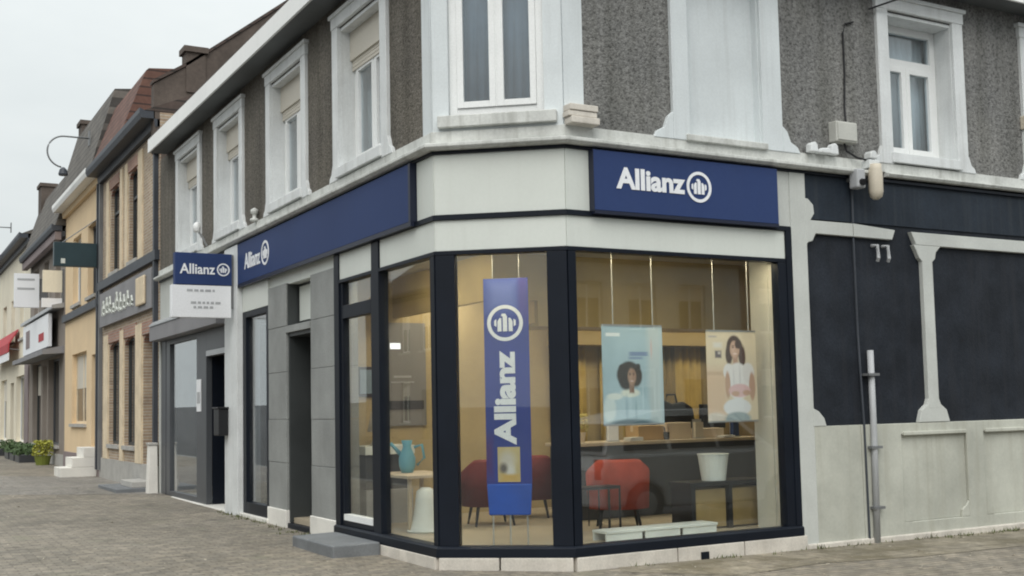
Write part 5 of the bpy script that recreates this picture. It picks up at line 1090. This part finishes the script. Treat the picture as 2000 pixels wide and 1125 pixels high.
# ------------------------------------------------------------------ car parked in the side street (seen mirrored in the wide window)
M('car_white', (0.78, 0.79, 0.79), 0.25, 0.03, 1, 0.0)
CX, CY = 6.5, -5.2; cz = zg(CX, CY) - 0.12
car = thing('parked_car', 'white high-roofed car parked along the side street facing the wide window', 'car', (CX, CY, cz))
CFm = Frame((0, 0, 0), (1, 0, 0), (0, -1, 0))
low = [(-2.10, 0.30), (-1.72, 0.30), (-1.66, 0.52), (-1.46, 0.66), (-1.22, 0.66), (-1.02, 0.52), (-0.96, 0.26), (0.98, 0.26), (1.04, 0.52), (1.24, 0.66), (1.48, 0.66), (1.68, 0.52), (1.74, 0.30), (2.10, 0.34), (2.14, 0.62), (2.08, 0.95), (1.10, 1.08), (-2.00, 1.08), (-2.12, 0.85)]
obj('body', Geo().prism(CFm, low, -0.87, 0.87), 'car_white', car, local=True, bevel=0.05)
st_ = [(-2.02, 1.07, 1.10, 0.82, 0.80), (-1.80, 1.07, 1.58, 0.82, 0.66), (-0.9, 1.07, 1.74, 0.83, 0.64), (0.1, 1.07, 1.74, 0.83, 0.64), (0.55, 1.07, 1.66, 0.83, 0.65), (1.25, 1.07, 1.10, 0.82, 0.78)]
vs = []; fs = []
for (x, zb_, zt, wb, wt) in st_: vs += [(x, -wb, zb_), (x, -wt, zt), (x, wt, zt), (x, wb, zb_)]
for i in range(len(st_) - 1):
    for k in range(4): fs.append((i * 4 + k, i * 4 + (k + 1) % 4, i * 4 + 4 + (k + 1) % 4, i * 4 + 4 + k))
fs += [(0, 1, 2, 3), (20, 23, 22, 21)]
obj('cabin', Geo().add(vs, fs), 'car_white', car, local=True, bevel=0.04)
def side_y(z): return 0.83 - 0.19 * (z - 1.07) / 0.67
for sgn in (-1, 1):
    for pts in ([(-1.70, 1.14), (-1.62, 1.52), (-0.95, 1.64), (-0.88, 1.14)], [(-0.80, 1.14), (-0.84, 1.64), (0.02, 1.64), (0.06, 1.14)], [(0.13, 1.14), (0.10, 1.64), (0.50, 1.58), (1.02, 1.14)]):
        vs = [(x, sgn * (side_y(z) + 0.004), z) for x, z in pts] + [(x, sgn * (side_y(z) + 0.016), z) for x, z in pts]
        obj('side_window', Geo().add(vs, [(0, 1, 2, 3), (4, 5, 6, 7)] + [(i, (i + 1) % 4, 4 + (i + 1) % 4, 4 + i) for i in range(4)]), 'dark_glass', car, local=True)
    lbox('headlight', (2.09, sgn * 0.66 - 0.14, 0.70), (2.13, sgn * 0.66 + 0.14, 0.86), 'light_alu', car, 0.01)
    lbox('tail_light', (-2.13, sgn * 0.74 - 0.08, 0.72), (-2.07, sgn * 0.74 + 0.08, 1.02), 'red_fabric', car, 0.01)
    lbox('mirror', (0.78, sgn * 0.94 - 0.07, 1.06), (0.92, sgn * 0.94 + 0.07, 1.20), 'car_white', car, 0.02)
    for x in (-1.34, 1.36):
        wh = obj('wheel', Geo().tube([(x, sgn * 0.66, 0.33), (x, sgn * 0.67, 0.33), (x, sgn * 0.86, 0.33), (x, sgn * 0.87, 0.33)], [0.28, 0.33, 0.33, 0.29], 24), 'black_plastic', car, local=True)
        obj('rim', Geo().tube([(x, sgn * 0.865, 0.33), (x, sgn * 0.885, 0.33)], [0.21, 0.17], 16), 'light_alu', wh, local=True)
for pts in (((0.62, 1.62), (1.20, 1.16)), ((-1.86, 1.52), (-2.02, 1.14))):
    (xa, za), (xb, zb_) = pts; o_ = 0.03 if xb > 0 else -0.03
    obj('windscreen', Geo().hexa([(xa, -0.60, za), (xa, 0.60, za), (xb, 0.70, zb_), (xb, -0.70, zb_), (xa + o_, -0.60, za + 0.02), (xa + o_, 0.60, za + 0.02), (xb + o_, 0.70, zb_ + 0.02), (xb + o_, -0.70, zb_ + 0.02)]), 'dark_glass', car, local=True)
lbox('number_plate', (2.10, -0.26, 0.45), (2.155, 0.26, 0.56), 'sign_white', car)
